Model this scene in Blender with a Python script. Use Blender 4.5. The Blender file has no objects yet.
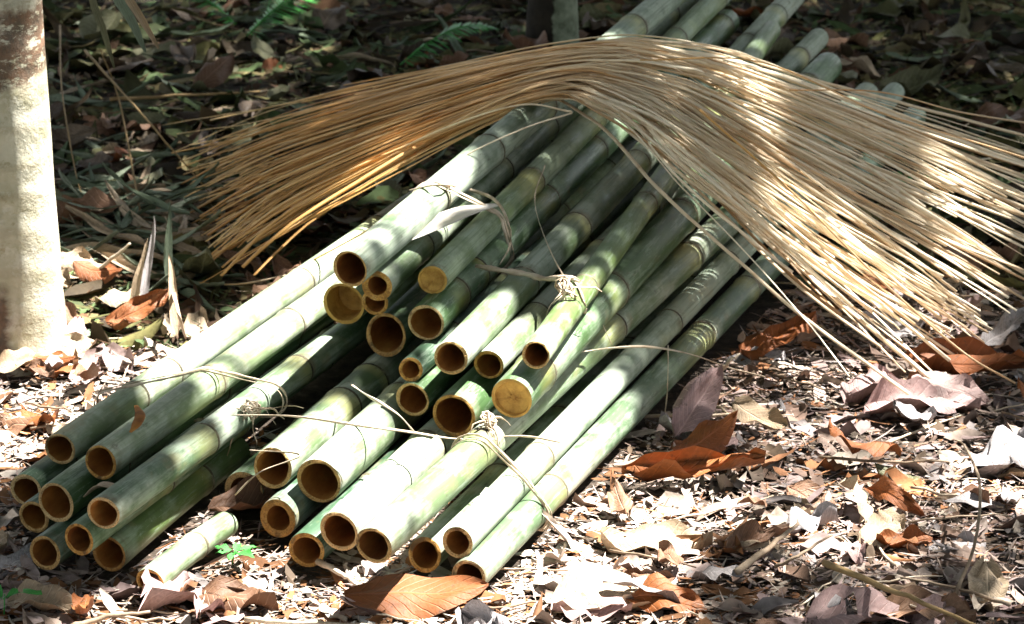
import bpy, math, random
from mathutils import Vector, Matrix, noise
R = random.Random(7)
rad = math.radians
scene = bpy.context.scene
COL = scene.collection
PI = math.pi

# ---------------------------------------------------------------- camera
CAMZ, PITCH, F, W, H = 2.0, rad(18), 3800.0, 1024, 624
cd = bpy.data.cameras.new('camera'); cam = bpy.data.objects.new('camera', cd); COL.objects.link(cam)
cam.location = (0, 0, CAMZ); cam.rotation_euler = (PI/2 - PITCH, 0, 0)
cd.sensor_width = 36; cd.lens = F/W*36; cd.clip_start = .1; cd.clip_end = 500
scene.camera = cam
cd.dof.use_dof = True; cd.dof.focus_distance = 5.4; cd.dof.aperture_fstop = 13
def ray(u, v):
    a, b = (u-W/2)/F, (H/2-v)/F
    return Vector((a, math.cos(PITCH)+b*math.sin(PITCH), -math.sin(PITCH)+b*math.cos(PITCH)))
def at(u, v, z=0.0):
    d = ray(u, v); t = (z-CAMZ)/d.z
    return Vector((d.x*t, d.y*t, z))
def px2m(px, p):                     # size in metres of px pixels at point p
    return px*(p-Vector((0, 0, CAMZ))).length/F

# ---------------------------------------------------------------- sun and sky
SUN = Vector((.42, .20, .88)).normalized()
ld = bpy.data.lights.new('sun', 'SUN'); ld.energy = 5.0; ld.angle = rad(.53); ld.color = (1, .965, .90)
lo = bpy.data.objects.new('sun', ld); COL.objects.link(lo)
lo.rotation_euler = SUN.to_track_quat('Z', 'Y').to_euler(); lo.location = (3, 2, 8)
w = bpy.data.worlds.new('World'); scene.world = w; w.use_nodes = True
nt = w.node_tree
bg = nt.nodes['Background']; sky = nt.nodes.new('ShaderNodeTexSky'); sky.sky_type = 'NISHITA'
sky.sun_disc = False; sky.sun_elevation = math.asin(SUN.z); sky.sun_rotation = math.atan2(SUN.x, SUN.y)
hs = nt.nodes.new('ShaderNodeHueSaturation'); hs.inputs['Saturation'].default_value = .35
nt.links.new(sky.outputs[0], hs.inputs['Color']); nt.links.new(hs.outputs[0], bg.inputs[0]); bg.inputs[1].default_value = .05
scene.view_settings.view_transform = 'Standard'; scene.view_settings.look = 'None'
scene.view_settings.exposure = 2.62; scene.view_settings.gamma = 1

# ---------------------------------------------------------------- material helper
class NT:
    def __init__(s, name, rough=.8):
        s.m = bpy.data.materials.new(name); s.m.use_nodes = True; s.t = s.m.node_tree
        s.p = s.t.nodes['Principled BSDF']; s.p.inputs['Roughness'].default_value = rough
        s.p.inputs['Specular IOR Level'].default_value = .3
    def n(s, typ, **kw):
        x = s.t.nodes.new(typ)
        for k, v in kw.items():
            if k.startswith('i_'):
                x.inputs[k[2:].replace('_', ' ')].default_value = v
            else: setattr(x, k, v)
        return x
    def l(s, a, b): s.t.links.new(a, b)
    def ramp(s, fac, stops):
        r = s.n('ShaderNodeValToRGB'); e = r.color_ramp.elements
        while len(e) < len(stops): e.new(.5)
        for i, (p, c) in enumerate(stops):
            e[i].position = p
            e[i].color = (c[0], c[1], c[2], 1) if isinstance(c, tuple) else (c, c, c, 1)
        s.l(fac, r.inputs[0]); return r.outputs[0]
    def mix(s, fac, a, b, mode='MIX'):
        m = s.n('ShaderNodeMix', data_type='RGBA', blend_type=mode)
        for sock, v in ((m.inputs[0], fac), (m.inputs[6], a), (m.inputs[7], b)):
            if isinstance(v, (int, float)): sock.default_value = v
            elif isinstance(v, tuple): sock.default_value = (*v, 1)
            else: s.l(v, sock)
        return m.outputs[2]
    def math(s, op, a, b=0.0, clamp=False):
        m = s.n('ShaderNodeMath', operation=op, use_clamp=clamp)
        for i, v in enumerate((a, b)):
            if isinstance(v, (int, float)): m.inputs[i].default_value = v
            else: s.l(v, m.inputs[i])
        return m.outputs[0]
    def noise(s, vec, scale, detail=4, rough=.6, scl=None):
        if scl:
            mp = s.n('ShaderNodeMapping'); mp.inputs['Scale'].default_value = scl; s.l(vec, mp.inputs[0]); vec = mp.outputs[0]
        n = s.n('ShaderNodeTexNoise'); n.inputs['Scale'].default_value = scale
        n.inputs['Detail'].default_value = detail; n.inputs['Roughness'].default_value = rough
        s.l(vec, n.inputs['Vector']); return n.outputs['Fac']
    def attr(s, name): 
        a = s.n('ShaderNodeAttribute', attribute_name=name); return a
    def objvec(s):                    # object coordinates shifted by the object's own random number
        tc = s.n('ShaderNodeTexCoord'); oi = s.n('ShaderNodeObjectInfo')
        c = s.n('ShaderNodeCombineXYZ'); k = s.math('MULTIPLY', oi.outputs['Random'], 37.0)
        for i in range(3): s.l(k, c.inputs[i])
        v = s.n('ShaderNodeVectorMath', operation='ADD'); s.l(tc.outputs['Object'], v.inputs[0]); s.l(c.outputs[0], v.inputs[1])
        s.rnd = oi.outputs['Random']; return v.outputs[0]
    def bump(s, h, strength=.3, dist=.002):
        b = s.n('ShaderNodeBump'); b.inputs['Strength'].default_value = strength; b.inputs['Distance'].default_value = dist
        s.l(h, b.inputs['Height']); s.l(b.outputs[0], s.p.inputs['Normal'])
    def base(s, c):
        if isinstance(c, tuple): s.p.inputs['Base Color'].default_value = (*c, 1)
        else: s.l(c, s.p.inputs['Base Color'])

def m_bamboo(name, green, bloom, yellow, bloom_lo):
    s = NT(name, .42); v = s.objvec()
    s.p.inputs['Specular IOR Level'].default_value = .32
    big = s.noise(v, 9, 3, .6, (1, 1, .35))
    g2 = s.mix(s.ramp(big, [(.3, 0.0), (.7, 1.0)]), green, tuple(c*k for c, k in zip(green, (.72, .74, .70))))
    nd = s.attr('nd').outputs['Fac']              # 0 at front side of internode .. 1 at next node
    # waxy bloom, heavier just behind each node, in streaks and blotches
    st = s.noise(v, 26, 5, .68, (1, 1, .22)); bl = s.noise(v, 14, 4, .6)
    f = s.math('ADD', s.math('MULTIPLY', st, .55), s.math('MULTIPLY', bl, .55))
    f = s.math('ADD', f, s.math('MULTIPLY', s.ramp(nd, [(0, 1.0), (.35, .25), (.85, 0.0), (1, .35)]), .12))
    f = s.math('ADD', f, s.math('MULTIPLY', s.math('SUBTRACT', s.rnd, .5), .16))
    bf = s.ramp(f, [(bloom_lo, 0.0), (bloom_lo+.17, 1.0)])
    c = s.mix(s.math('MULTIPLY', bf, .82), g2, bloom)
    # yellow zone on the front side of the nodes
    yf = s.math('MULTIPLY', s.ramp(nd, [(0, 0.0), (.72, 0.0), (.93, 1.0), (1, .6)]), s.ramp(s.noise(v, 5, 2), [(.42, 0.0), (.6, 1.0)]))
    c = s.mix(s.math('MULTIPLY', yf, .75), c, yellow)
    # pale lichen spots and dark soil specks
    sp = s.noise(v, 110, 4, .7); c = s.mix(s.math('MULTIPLY', s.ramp(sp, [(.62, 0.0), (.74, 1.0)]), .35), c, (.48, .50, .42))
    dk = s.noise(v, 60, 5, .7, (1, 1, .5)); c = s.mix(s.math('MULTIPLY', s.ramp(dk, [(.62, 0.0), (.7, 1.0)]), .6), c, (.07, .06, .035))
    sc = s.noise(v, 6, 3, .6, (1, 1, .3)); c = s.mix(s.math('MULTIPLY', s.ramp(sc, [(.64, 0.0), (.72, 1.0)]), .65), c, (.20, .12, .075))
    lg = s.noise(v, 190, 3, .6, (1, 1, .03)); c = s.mix(s.math('MULTIPLY', s.ramp(lg, [(.50, 0.0), (.64, 1.0)]), .42), c, tuple(x*.45 for x in green))
    pl = s.noise(v, 90, 5, .75, (1, 1, .10)); c = s.mix(s.math('MULTIPLY', s.ramp(pl, [(.53, 0.0), (.62, 1.0)]), .42), c, (.34, .42, .33))
    nz = s.ramp(nd, [(0, 1.0), (.05, .35), (.10, 0.0), (.93, 0.0), (1, .9)])
    c = s.mix(s.math('MULTIPLY', nz, s.ramp(s.noise(v, 30, 4, .7), [(.42, 0.0), (.6, .8)])), c, (.13, .085, .045))
    oc = s.noise(v, 11, 4, .65, (1, 1, .6)); c = s.mix(s.math('MULTIPLY', s.ramp(oc, [(.60, 0.0), (.72, 1.0)]), .5), c, (.30, .23, .12))
    s.base(c)
    s.l(s.ramp(bf, [(0, .46), (1, .85)]), s.p.inputs['Roughness'])
    s.bump(s.math('ADD', s.noise(v, 120, 4, .6, (1, 1, .12)), s.math('MULTIPLY', s.noise(v, 22, 3, .6, (1, 1, .3)), 1.5)), .4, .0015)
    return s.m
M = {}
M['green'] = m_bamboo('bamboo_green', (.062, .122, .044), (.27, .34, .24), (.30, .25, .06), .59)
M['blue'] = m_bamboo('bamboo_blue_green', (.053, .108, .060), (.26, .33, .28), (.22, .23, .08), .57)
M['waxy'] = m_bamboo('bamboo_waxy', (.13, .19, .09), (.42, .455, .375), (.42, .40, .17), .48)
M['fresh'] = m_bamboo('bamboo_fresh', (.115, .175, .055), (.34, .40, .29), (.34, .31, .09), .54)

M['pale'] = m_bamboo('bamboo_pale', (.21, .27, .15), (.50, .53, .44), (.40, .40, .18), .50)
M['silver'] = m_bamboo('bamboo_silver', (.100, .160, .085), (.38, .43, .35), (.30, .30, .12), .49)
def m_simple(name, stops, scale, scl=None, rough=.8, bump=.4, bs=60, spec=.3):
    s = NT(name, rough); v = s.objvec(); s.p.inputs['Specular IOR Level'].default_value = spec
    n = s.noise(v, scale, 5, .65, scl); s.base(s.ramp(n, stops)); s.bump(s.noise(v, bs, 4, .6), bump, .002); return s.m
def m_cut():
    s = NT('bamboo_cut_end', .8); v = s.objvec()
    n = s.noise(v, 60, 5, .7); c = s.ramp(n, [(.30, (.20, .09, .022)), (.5, (.50, .26, .06)), (.68, (.60, .38, .14))])
    c = s.mix(s.ramp(s.rnd, [(0, .55), (.35, 0.0), (1, 0.0)]), c, (.22, .11, .04))
    c = s.mix(s.ramp(s.rnd, [(.6, 0.0), (1, .6)]), c, (.60, .47, .26))
    f = s.noise(v, 420, 2, .5); c = s.mix(s.ramp(f, [(.50, 0.0), (.62, .6)]), c, (.16, .08, .03))
    d = s.noise(v, 28, 3, .7); c = s.mix(s.ramp(d, [(.56, 0.0), (.66, .8)]), c, (.085, .05, .025))
    s.base(c); s.bump(f, .6, .001); return s.m
M['cut'] = m_cut()
M['bore'] = m_simple('bamboo_bore', [(.3, (.15, .050, .012)), (.55, (.36, .145, .030)), (.72, (.50, .25, .06))], 22, (1, 1, .3), .8, .4, 120)
M['core'] = m_simple('bamboo_diaphragm', [(.3, (.30, .15, .035)), (.6, (.55, .33, .085))], 45, None, .8, .5, 150)
M['nodering'] = m_simple('node_scar', [(.35, (.035, .030, .022)), (.55, (.10, .085, .05)), (.7, (.33, .30, .2))], 40, None, .8, .4, 200)

def m_strip():
    s = NT('split_cane', .55); v = s.objvec()
    t = s.attr('along').outputs['Fac']
    n = s.noise(v, 5, 3)
    gold = s.ramp(s.rnd, [(0, (.46, .22, .06)), (.35, (.66, .38, .13)), (.7, (.80, .56, .26)), (1, (.58, .30, .08))])
    pale = s.ramp(s.rnd, [(0, (.42, .25, .12)), (.2, (.82, .68, .48)), (.6, (.90, .79, .60)), (.85, (.85, .72, .53)), (1, (.50, .31, .15))])
    f = s.math('ADD', t, s.math('MULTIPLY', s.math('SUBTRACT', n, .5), .25))
    c = s.mix(s.ramp(f, [(.22, 0.0), (.52, 1.0)]), gold, pale)
    g = s.noise(v, 30, 4, .6); c = s.mix(s.ramp(g, [(.55, 0.0), (.75, .55)]), c, (.42, .22, .08))
    s.base(c); s.bump(s.noise(v, 150, 3), .3, .001); return s.m
M['strip'] = m_strip()
M['raffia'] = m_simple('raffia_tie', [(.3, (.30, .22, .14)), (.5, (.52, .42, .31)), (.7, (.66, .58, .46))], 25, None, .75, .5, 200)
M['white_blade'] = m_simple('pale_sheath', [(.3, (.60, .53, .44)), (.7, (.76, .72, .66))], 15, (1, 1, 1), .7, .3, 120)

def m_leaf(name, a, b, c, rough=.6, spot=(.06, .035, .02), veins=.5):
    """dry leaf: colour by object random, midrib and side veins from the leaf's own uv"""
    s = NT(name, rough); v = s.objvec(); s.p.inputs['Specular IOR Level'].default_value = .35
    base = s.ramp(s.rnd, [(0, a), (.5, b), (1, c)])
    n = s.noise(v, 28, 5, .65)
    col = s.mix(s.ramp(n, [(.35, 0.0), (.7, .75)]), base, tuple(x*.52 for x in b))
    n2 = s.noise(v, 16, 4, .7); col = s.mix(s.ramp(n2, [(.6, 0.0), (.7, .7)]), col, spot)
    uv = s.n('ShaderNodeUVMap'); sp = s.n('ShaderNodeSeparateXYZ'); s.l(uv.outputs[0], sp.inputs[0])
    ax = s.math('ABSOLUTE', s.math('SUBTRACT', sp.outputs[0], .5))
    ph = s.math('SUBTRACT', s.math('MULTIPLY', sp.outputs[1], 11.0), s.math('MULTIPLY', ax, 5.5))
    fr = s.math('FRACT', ph); vein = s.ramp(fr, [(0, 1.0), (.10, 0.0), (.9, 0.0), (1, 1.0)])
    mid = s.ramp(ax, [(0, 1.0), (.035, 0.0)])
    vv = s.math('MAXIMUM', s.math('MULTIPLY', vein, .6), mid)
    col = s.mix(s.math('MULTIPLY', vv, veins), col, tuple(min(1, x*1.5+.04) for x in c))
    s.base(col); s.bump(s.math('ADD', s.math('MULTIPLY', vv, .8), s.math('MULTIPLY', n, .6)), .6, .003)
    return s.m
LEAFM = {
 'brown':  m_leaf('leaf_brown', (.13, .065, .035), (.20, .10, .055), (.26, .15, .09)),
 'rust':   m_leaf('leaf_rust', (.20, .062, .018), (.29, .096, .024), (.24, .070, .015)),
 'mauve':  m_leaf('leaf_mauve', (.27, .17, .16), (.36, .24, .225), (.44, .30, .275)),
 'tan':    m_leaf('leaf_tan', (.34, .24, .15), (.44, .33, .22), (.50, .40, .29)),
 'grey':   m_leaf('leaf_grey', (.24, .21, .20), (.34, .31, .31), (.44, .41, .42)),
 'dark':   m_leaf('leaf_dark', (.05, .035, .025), (.085, .055, .035), (.12, .09, .05)),
 'olive':  m_leaf('leaf_olive', (.10, .10, .05), (.16, .16, .08), (.22, .21, .12)),
 'sage':   m_leaf('leaf_sage', (.10, .14, .085), (.19, .24, .16), (.32, .35, .26), .75, (.08, .08, .05), .3),
 'fern':   m_leaf('leaf_fern', (.04, .24, .03), (.05, .30, .05), (.07, .34, .06), .5, (.03, .12, .03), .3),
}
def m_litter():
    s = NT('litter', .8); tc = s.n('ShaderNodeTexCoord'); a = s.attr('col').outputs['Color']
    n = s.noise(tc.outputs['Object'], 60, 4, .65)
    s.base(s.mix(s.ramp(n, [(.35, 0.0), (.7, .7)]), a, s.mix(1.0, a, (.45, .42, .40), 'MULTIPLY')))
    s.bump(n, .5, .003); return s.m
M['litter'] = m_litter()
def m_soil():
    s = NT('soil', .95); tc = s.n('ShaderNodeTexCoord'); v = tc.outputs['Object']
    n = s.noise(v, 45, 8, .75); b = s.noise(v, 2.2, 4)
    c = s.ramp(n, [(.3, (.020, .014, .010)), (.5, (.085, .062, .045)), (.66, (.19, .14, .11)), (.76, (.34, .27, .22))])
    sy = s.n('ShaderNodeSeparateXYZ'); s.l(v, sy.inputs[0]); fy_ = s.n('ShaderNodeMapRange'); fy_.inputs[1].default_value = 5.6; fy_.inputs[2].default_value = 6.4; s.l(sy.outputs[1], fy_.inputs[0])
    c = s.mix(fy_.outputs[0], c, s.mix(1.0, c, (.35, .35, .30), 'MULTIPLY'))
    s.base(s.mix(s.ramp(b, [(.4, 0.0), (.65, .6)]), c, (.035, .027, .018)))
    s.bump(s.noise(v, 90, 8, .8), 1.0, .012); return s.m
M['soil'] = m_soil()
M['twig'] = m_simple('twig', [(.3, (.10, .065, .04)), (.5, (.26, .19, .13)), (.7, (.44, .35, .26))], 18, (1, 1, 1), .8, .5, 150)
M['weed'] = m_simple('weed_stem', [(.3, (.20, .13, .05)), (.7, (.34, .23, .11))], 18, None, .7, .3, 150)

# ---------------------------------------------------------------- mesh helper
class MB:
    def __init__(s): s.v = []; s.f = []; s.a = {}; s.uv = []
    def add(s, verts, faces, **at_):
        o = len(s.v); s.v += [tuple(p) for p in verts]; s.f += [tuple(i+o for i in f) for f in faces]
        for k, vals in at_.items(): s.a.setdefault(k, []).extend(vals)
        return o
    def mesh(s, name, mat, smooth=True):
        me = bpy.data.meshes.new(name); me.from_pydata(s.v, [], s.f)
        for k, vals in s.a.items():
            if k == 'uv': 
                lay = me.uv_layers.new(name='UVMap')
                for lp in me.loops: lay.data[lp.index].uv = vals[lp.vertex_index]
            elif isinstance(vals[0], tuple):
                a = me.color_attributes.new(k, 'FLOAT_COLOR', 'POINT'); a.data.foreach_set('color', [x for c in vals for x in (*c, 1.0)])
            else:
                a = me.attributes.new(k, 'FLOAT', 'POINT'); a.data.foreach_set('value', vals)
        if smooth: me.polygons.foreach_set('use_smooth', [True]*len(me.polygons))
        if mat: me.materials.append(mat)
        me.update(); return me
def link(name, me, parent=None, loc=None):
    o = bpy.data.objects.new(name, me); COL.objects.link(o)
    if parent: o.parent = parent
    if loc is not None: o.location = loc
    return o
def tag(o, label, cat, group=None, kind=None):
    if kind: o['kind'] = kind
    if label: o['label'] = label
    if cat: o['category'] = cat
    if group: o['group'] = group
    return o

def tube(mb, pts, rads, n=6, flat=1.0, caps=True, twist=0.0, **extra):
    """tube along pts; flat<1 squashes it into a strip"""
    pts = [Vector(p) for p in pts]; N = len(pts); rings = []; vs = []; al = []
    up = Vector((0, 0, 1)); 
    for i, p in enumerate(pts):
        t = (pts[min(i+1, N-1)]-pts[max(i-1, 0)]).normalized()
        a = t.cross(up); a = a.normalized() if a.length > 1e-4 else Vector((1, 0, 0)); b = a.cross(t)
        r = rads[i] if isinstance(rads, (list, tuple)) else rads
        tw = twist*i/(N-1)
        for k in range(n):
            th = 2*PI*k/n + .3
            x, y = math.cos(th)*r, math.sin(th)*r*flat
            x, y = x*math.cos(tw)-y*math.sin(tw), x*math.sin(tw)+y*math.cos(tw)
            vs.append(p+a*x+b*y); al.append(i/(N-1))
    fs = [(i*n+k, i*n+(k+1) % n, (i+1)*n+(k+1) % n, (i+1)*n+k) for i in range(N-1) for k in range(n)]
    if caps: fs += [tuple(range(n-1, -1, -1)), tuple((N-1)*n+k for k in range(n))]
    kw = {}
    if extra.get('along'): kw['along'] = al
    if extra.get('col'): kw['col'] = [extra['col']]*len(vs)
    mb.add(vs, fs, **kw)
def spline(P, n):
    """Catmull-Rom through P, n samples"""
    P = [Vector(p) for p in P]; Q = [P[0]*2-P[1]]+P+[P[-1]*2-P[-2]]; out = []
    m = len(P)-1
    for i in range(n):
        x = i/(n-1)*m; k = min(int(x), m-1); t = x-k
        a, b, c, d = Q[k:k+4]
        out.append(.5*((2*b)+(c-a)*t+(2*a-5*b+4*c-d)*t*t+(3*b-a-3*c+d)*t**3))
    return out

# ---------------------------------------------------------------- the ground
def gh(x, y):
    k = 1 if (abs(x) < 3 and 2 < y < 11) else .3
    return k*(-.016 + .010*noise.noise((x*2.3, y*2.3, 0)) + .005*noise.noise((x*9, y*9, 3)))
def axis(lo, hi, step, far):
    v = []; x = lo
    while x <= hi: v.append(x); x += step
    s = step
    a = lo; b = hi; L, Rr = [], []
    while a > -far or b < far:
        s *= 1.5; a -= s; b += s; L.insert(0, a); Rr.append(b)
    return L+v+Rr
xs = axis(-1.8, 1.8, .03, 70); ys = [y for y in axis(3.4, 9.4, .03, 70)]
mb = MB(); mb.add([(x, y, gh(x, y)) for y in ys for x in xs], [(j*len(xs)+i, j*len(xs)+i+1, (j+1)*len(xs)+i+1, (j+1)*len(xs)+i) for j in range(len(ys)-1) for i in range(len(xs)-1)])
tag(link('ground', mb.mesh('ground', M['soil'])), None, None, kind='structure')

# ---------------------------------------------------------------- bamboo poles
HOR = H/2 - F*math.tan(PITCH)
class P_: pass
POLES = []
def seg_dist(p1, q1, p2, q2):
    d1, d2, r = q1-p1, q2-p2, p1-p2
    a, e, f = d1.dot(d1), d2.dot(d2), d2.dot(r); c = d1.dot(r); b = d1.dot(d2); den = a*e-b*b
    s = max(0, min(1, (b*f-c*e)/den)) if den > 1e-9 else 0
    t = (b*s+f)/e
    if t < 0: t = 0; s = max(0, min(1, -c/a))
    elif t > 1: t = 1; s = max(0, min(1, (b-c)/a))
    return ((p1+d1*s)-(p2+d2*t)).length
def place(name, u, v, rpx, slope, minz, L=None, endv=None, nodes=(), kind='green', wall=.22, solid=None, label='', grp='front'):
    p = P_(); p.name = name; p.nodes = nodes; p.kind = kind; p.wall = wall; p.solid = solid; p.label = label; p.grp = grp
    z = minz
    vpx = u + (v-HOR)/slope           # all poles lie level: their images meet the horizon here
    d = ray(vpx, HOR); d.z = 0; d.normalize()
    while True:
        a = at(u, v, z); r = px2m(rpx, a)
        if z < r: z = r+.0005; continue
        if endv is not None:
            b0 = at(vpx, endv, z); l = (b0.y-a.y)/d.y
        else: l = L
        b = a+d*l
        if all(seg_dist(a, b, q.a, q.b) > (r+q.r)*.97 for q in POLES): break
        z += .001
    p.a, p.b, p.r, p.d, p.L, p.z = a, b, r, d, l, z
    POLES.append(p); return p

GA, GB, GC = 'left', 'middle', 'upper'
# middle bundle, on the ground
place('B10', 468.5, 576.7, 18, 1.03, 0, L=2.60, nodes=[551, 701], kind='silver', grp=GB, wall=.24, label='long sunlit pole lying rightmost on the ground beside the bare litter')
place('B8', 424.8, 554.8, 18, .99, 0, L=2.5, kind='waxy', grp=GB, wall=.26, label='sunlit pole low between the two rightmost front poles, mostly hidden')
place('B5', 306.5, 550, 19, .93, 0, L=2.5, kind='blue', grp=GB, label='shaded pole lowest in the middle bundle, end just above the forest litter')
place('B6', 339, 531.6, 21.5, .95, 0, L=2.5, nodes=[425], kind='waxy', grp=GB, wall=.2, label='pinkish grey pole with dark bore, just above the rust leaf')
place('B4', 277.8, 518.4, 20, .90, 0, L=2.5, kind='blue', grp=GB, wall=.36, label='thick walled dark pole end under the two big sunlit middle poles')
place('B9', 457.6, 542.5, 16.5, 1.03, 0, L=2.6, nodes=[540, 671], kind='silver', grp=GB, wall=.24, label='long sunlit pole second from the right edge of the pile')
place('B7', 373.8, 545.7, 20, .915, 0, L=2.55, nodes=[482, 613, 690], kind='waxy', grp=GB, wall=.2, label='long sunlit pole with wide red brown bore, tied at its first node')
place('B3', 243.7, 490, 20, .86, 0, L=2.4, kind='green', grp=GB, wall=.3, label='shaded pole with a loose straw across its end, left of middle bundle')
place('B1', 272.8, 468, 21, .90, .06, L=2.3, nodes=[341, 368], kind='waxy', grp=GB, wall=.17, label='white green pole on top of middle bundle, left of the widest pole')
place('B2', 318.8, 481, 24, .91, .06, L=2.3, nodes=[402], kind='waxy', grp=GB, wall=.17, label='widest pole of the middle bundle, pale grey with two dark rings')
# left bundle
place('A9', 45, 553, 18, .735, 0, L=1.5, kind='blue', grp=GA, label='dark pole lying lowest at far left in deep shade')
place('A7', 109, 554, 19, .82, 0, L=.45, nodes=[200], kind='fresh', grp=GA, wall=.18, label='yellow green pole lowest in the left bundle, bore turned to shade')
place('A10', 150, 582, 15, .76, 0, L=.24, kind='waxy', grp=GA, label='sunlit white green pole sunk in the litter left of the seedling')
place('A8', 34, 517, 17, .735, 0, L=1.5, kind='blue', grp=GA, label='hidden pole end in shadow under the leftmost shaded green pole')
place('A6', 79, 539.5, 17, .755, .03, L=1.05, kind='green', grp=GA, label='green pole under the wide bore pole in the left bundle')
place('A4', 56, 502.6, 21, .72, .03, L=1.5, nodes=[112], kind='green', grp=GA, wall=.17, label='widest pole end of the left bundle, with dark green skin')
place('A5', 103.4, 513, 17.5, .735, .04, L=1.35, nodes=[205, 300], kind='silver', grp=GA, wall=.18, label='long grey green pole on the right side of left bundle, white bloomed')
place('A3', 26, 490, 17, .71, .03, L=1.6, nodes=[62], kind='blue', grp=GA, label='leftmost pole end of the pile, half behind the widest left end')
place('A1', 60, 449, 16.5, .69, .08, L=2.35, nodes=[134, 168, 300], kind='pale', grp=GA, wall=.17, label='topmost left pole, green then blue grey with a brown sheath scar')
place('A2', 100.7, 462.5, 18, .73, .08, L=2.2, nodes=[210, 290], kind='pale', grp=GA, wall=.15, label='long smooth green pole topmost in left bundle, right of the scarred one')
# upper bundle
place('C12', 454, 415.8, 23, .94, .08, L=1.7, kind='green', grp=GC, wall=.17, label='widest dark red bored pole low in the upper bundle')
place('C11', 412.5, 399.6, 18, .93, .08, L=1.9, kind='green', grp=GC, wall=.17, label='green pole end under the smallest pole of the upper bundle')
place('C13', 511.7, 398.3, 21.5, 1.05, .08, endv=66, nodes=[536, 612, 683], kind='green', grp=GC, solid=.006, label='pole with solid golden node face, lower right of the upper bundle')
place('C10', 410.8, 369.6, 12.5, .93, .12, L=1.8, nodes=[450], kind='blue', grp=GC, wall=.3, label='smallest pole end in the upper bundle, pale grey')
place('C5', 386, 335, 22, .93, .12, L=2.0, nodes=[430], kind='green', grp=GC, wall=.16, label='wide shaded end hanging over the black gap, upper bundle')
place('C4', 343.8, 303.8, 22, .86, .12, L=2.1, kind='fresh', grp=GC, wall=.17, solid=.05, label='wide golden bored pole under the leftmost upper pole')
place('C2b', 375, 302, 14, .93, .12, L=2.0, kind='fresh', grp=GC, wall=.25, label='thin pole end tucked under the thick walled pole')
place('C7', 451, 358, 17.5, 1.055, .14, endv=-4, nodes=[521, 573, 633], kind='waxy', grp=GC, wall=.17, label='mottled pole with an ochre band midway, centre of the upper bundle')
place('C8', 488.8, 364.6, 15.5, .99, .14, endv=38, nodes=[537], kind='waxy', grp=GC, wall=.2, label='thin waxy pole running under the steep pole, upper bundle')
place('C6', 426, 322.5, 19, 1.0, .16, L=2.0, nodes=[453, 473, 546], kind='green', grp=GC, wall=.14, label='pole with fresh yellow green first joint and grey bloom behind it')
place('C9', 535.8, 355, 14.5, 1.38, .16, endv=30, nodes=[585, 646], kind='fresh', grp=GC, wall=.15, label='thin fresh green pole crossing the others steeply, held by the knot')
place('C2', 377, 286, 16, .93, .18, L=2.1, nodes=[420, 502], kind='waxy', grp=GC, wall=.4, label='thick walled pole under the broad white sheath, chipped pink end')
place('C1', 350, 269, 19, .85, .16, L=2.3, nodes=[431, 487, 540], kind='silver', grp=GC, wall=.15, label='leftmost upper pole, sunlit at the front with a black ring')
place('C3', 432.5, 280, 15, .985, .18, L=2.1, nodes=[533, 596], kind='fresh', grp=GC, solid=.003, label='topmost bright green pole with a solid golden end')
for p in POLES: print('POLE', p.name, 'z=%.3f r=%.4f L=%.2f a=(%.2f %.2f)' % (p.z, p.r, p.L, p.a.x, p.a.y))

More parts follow.
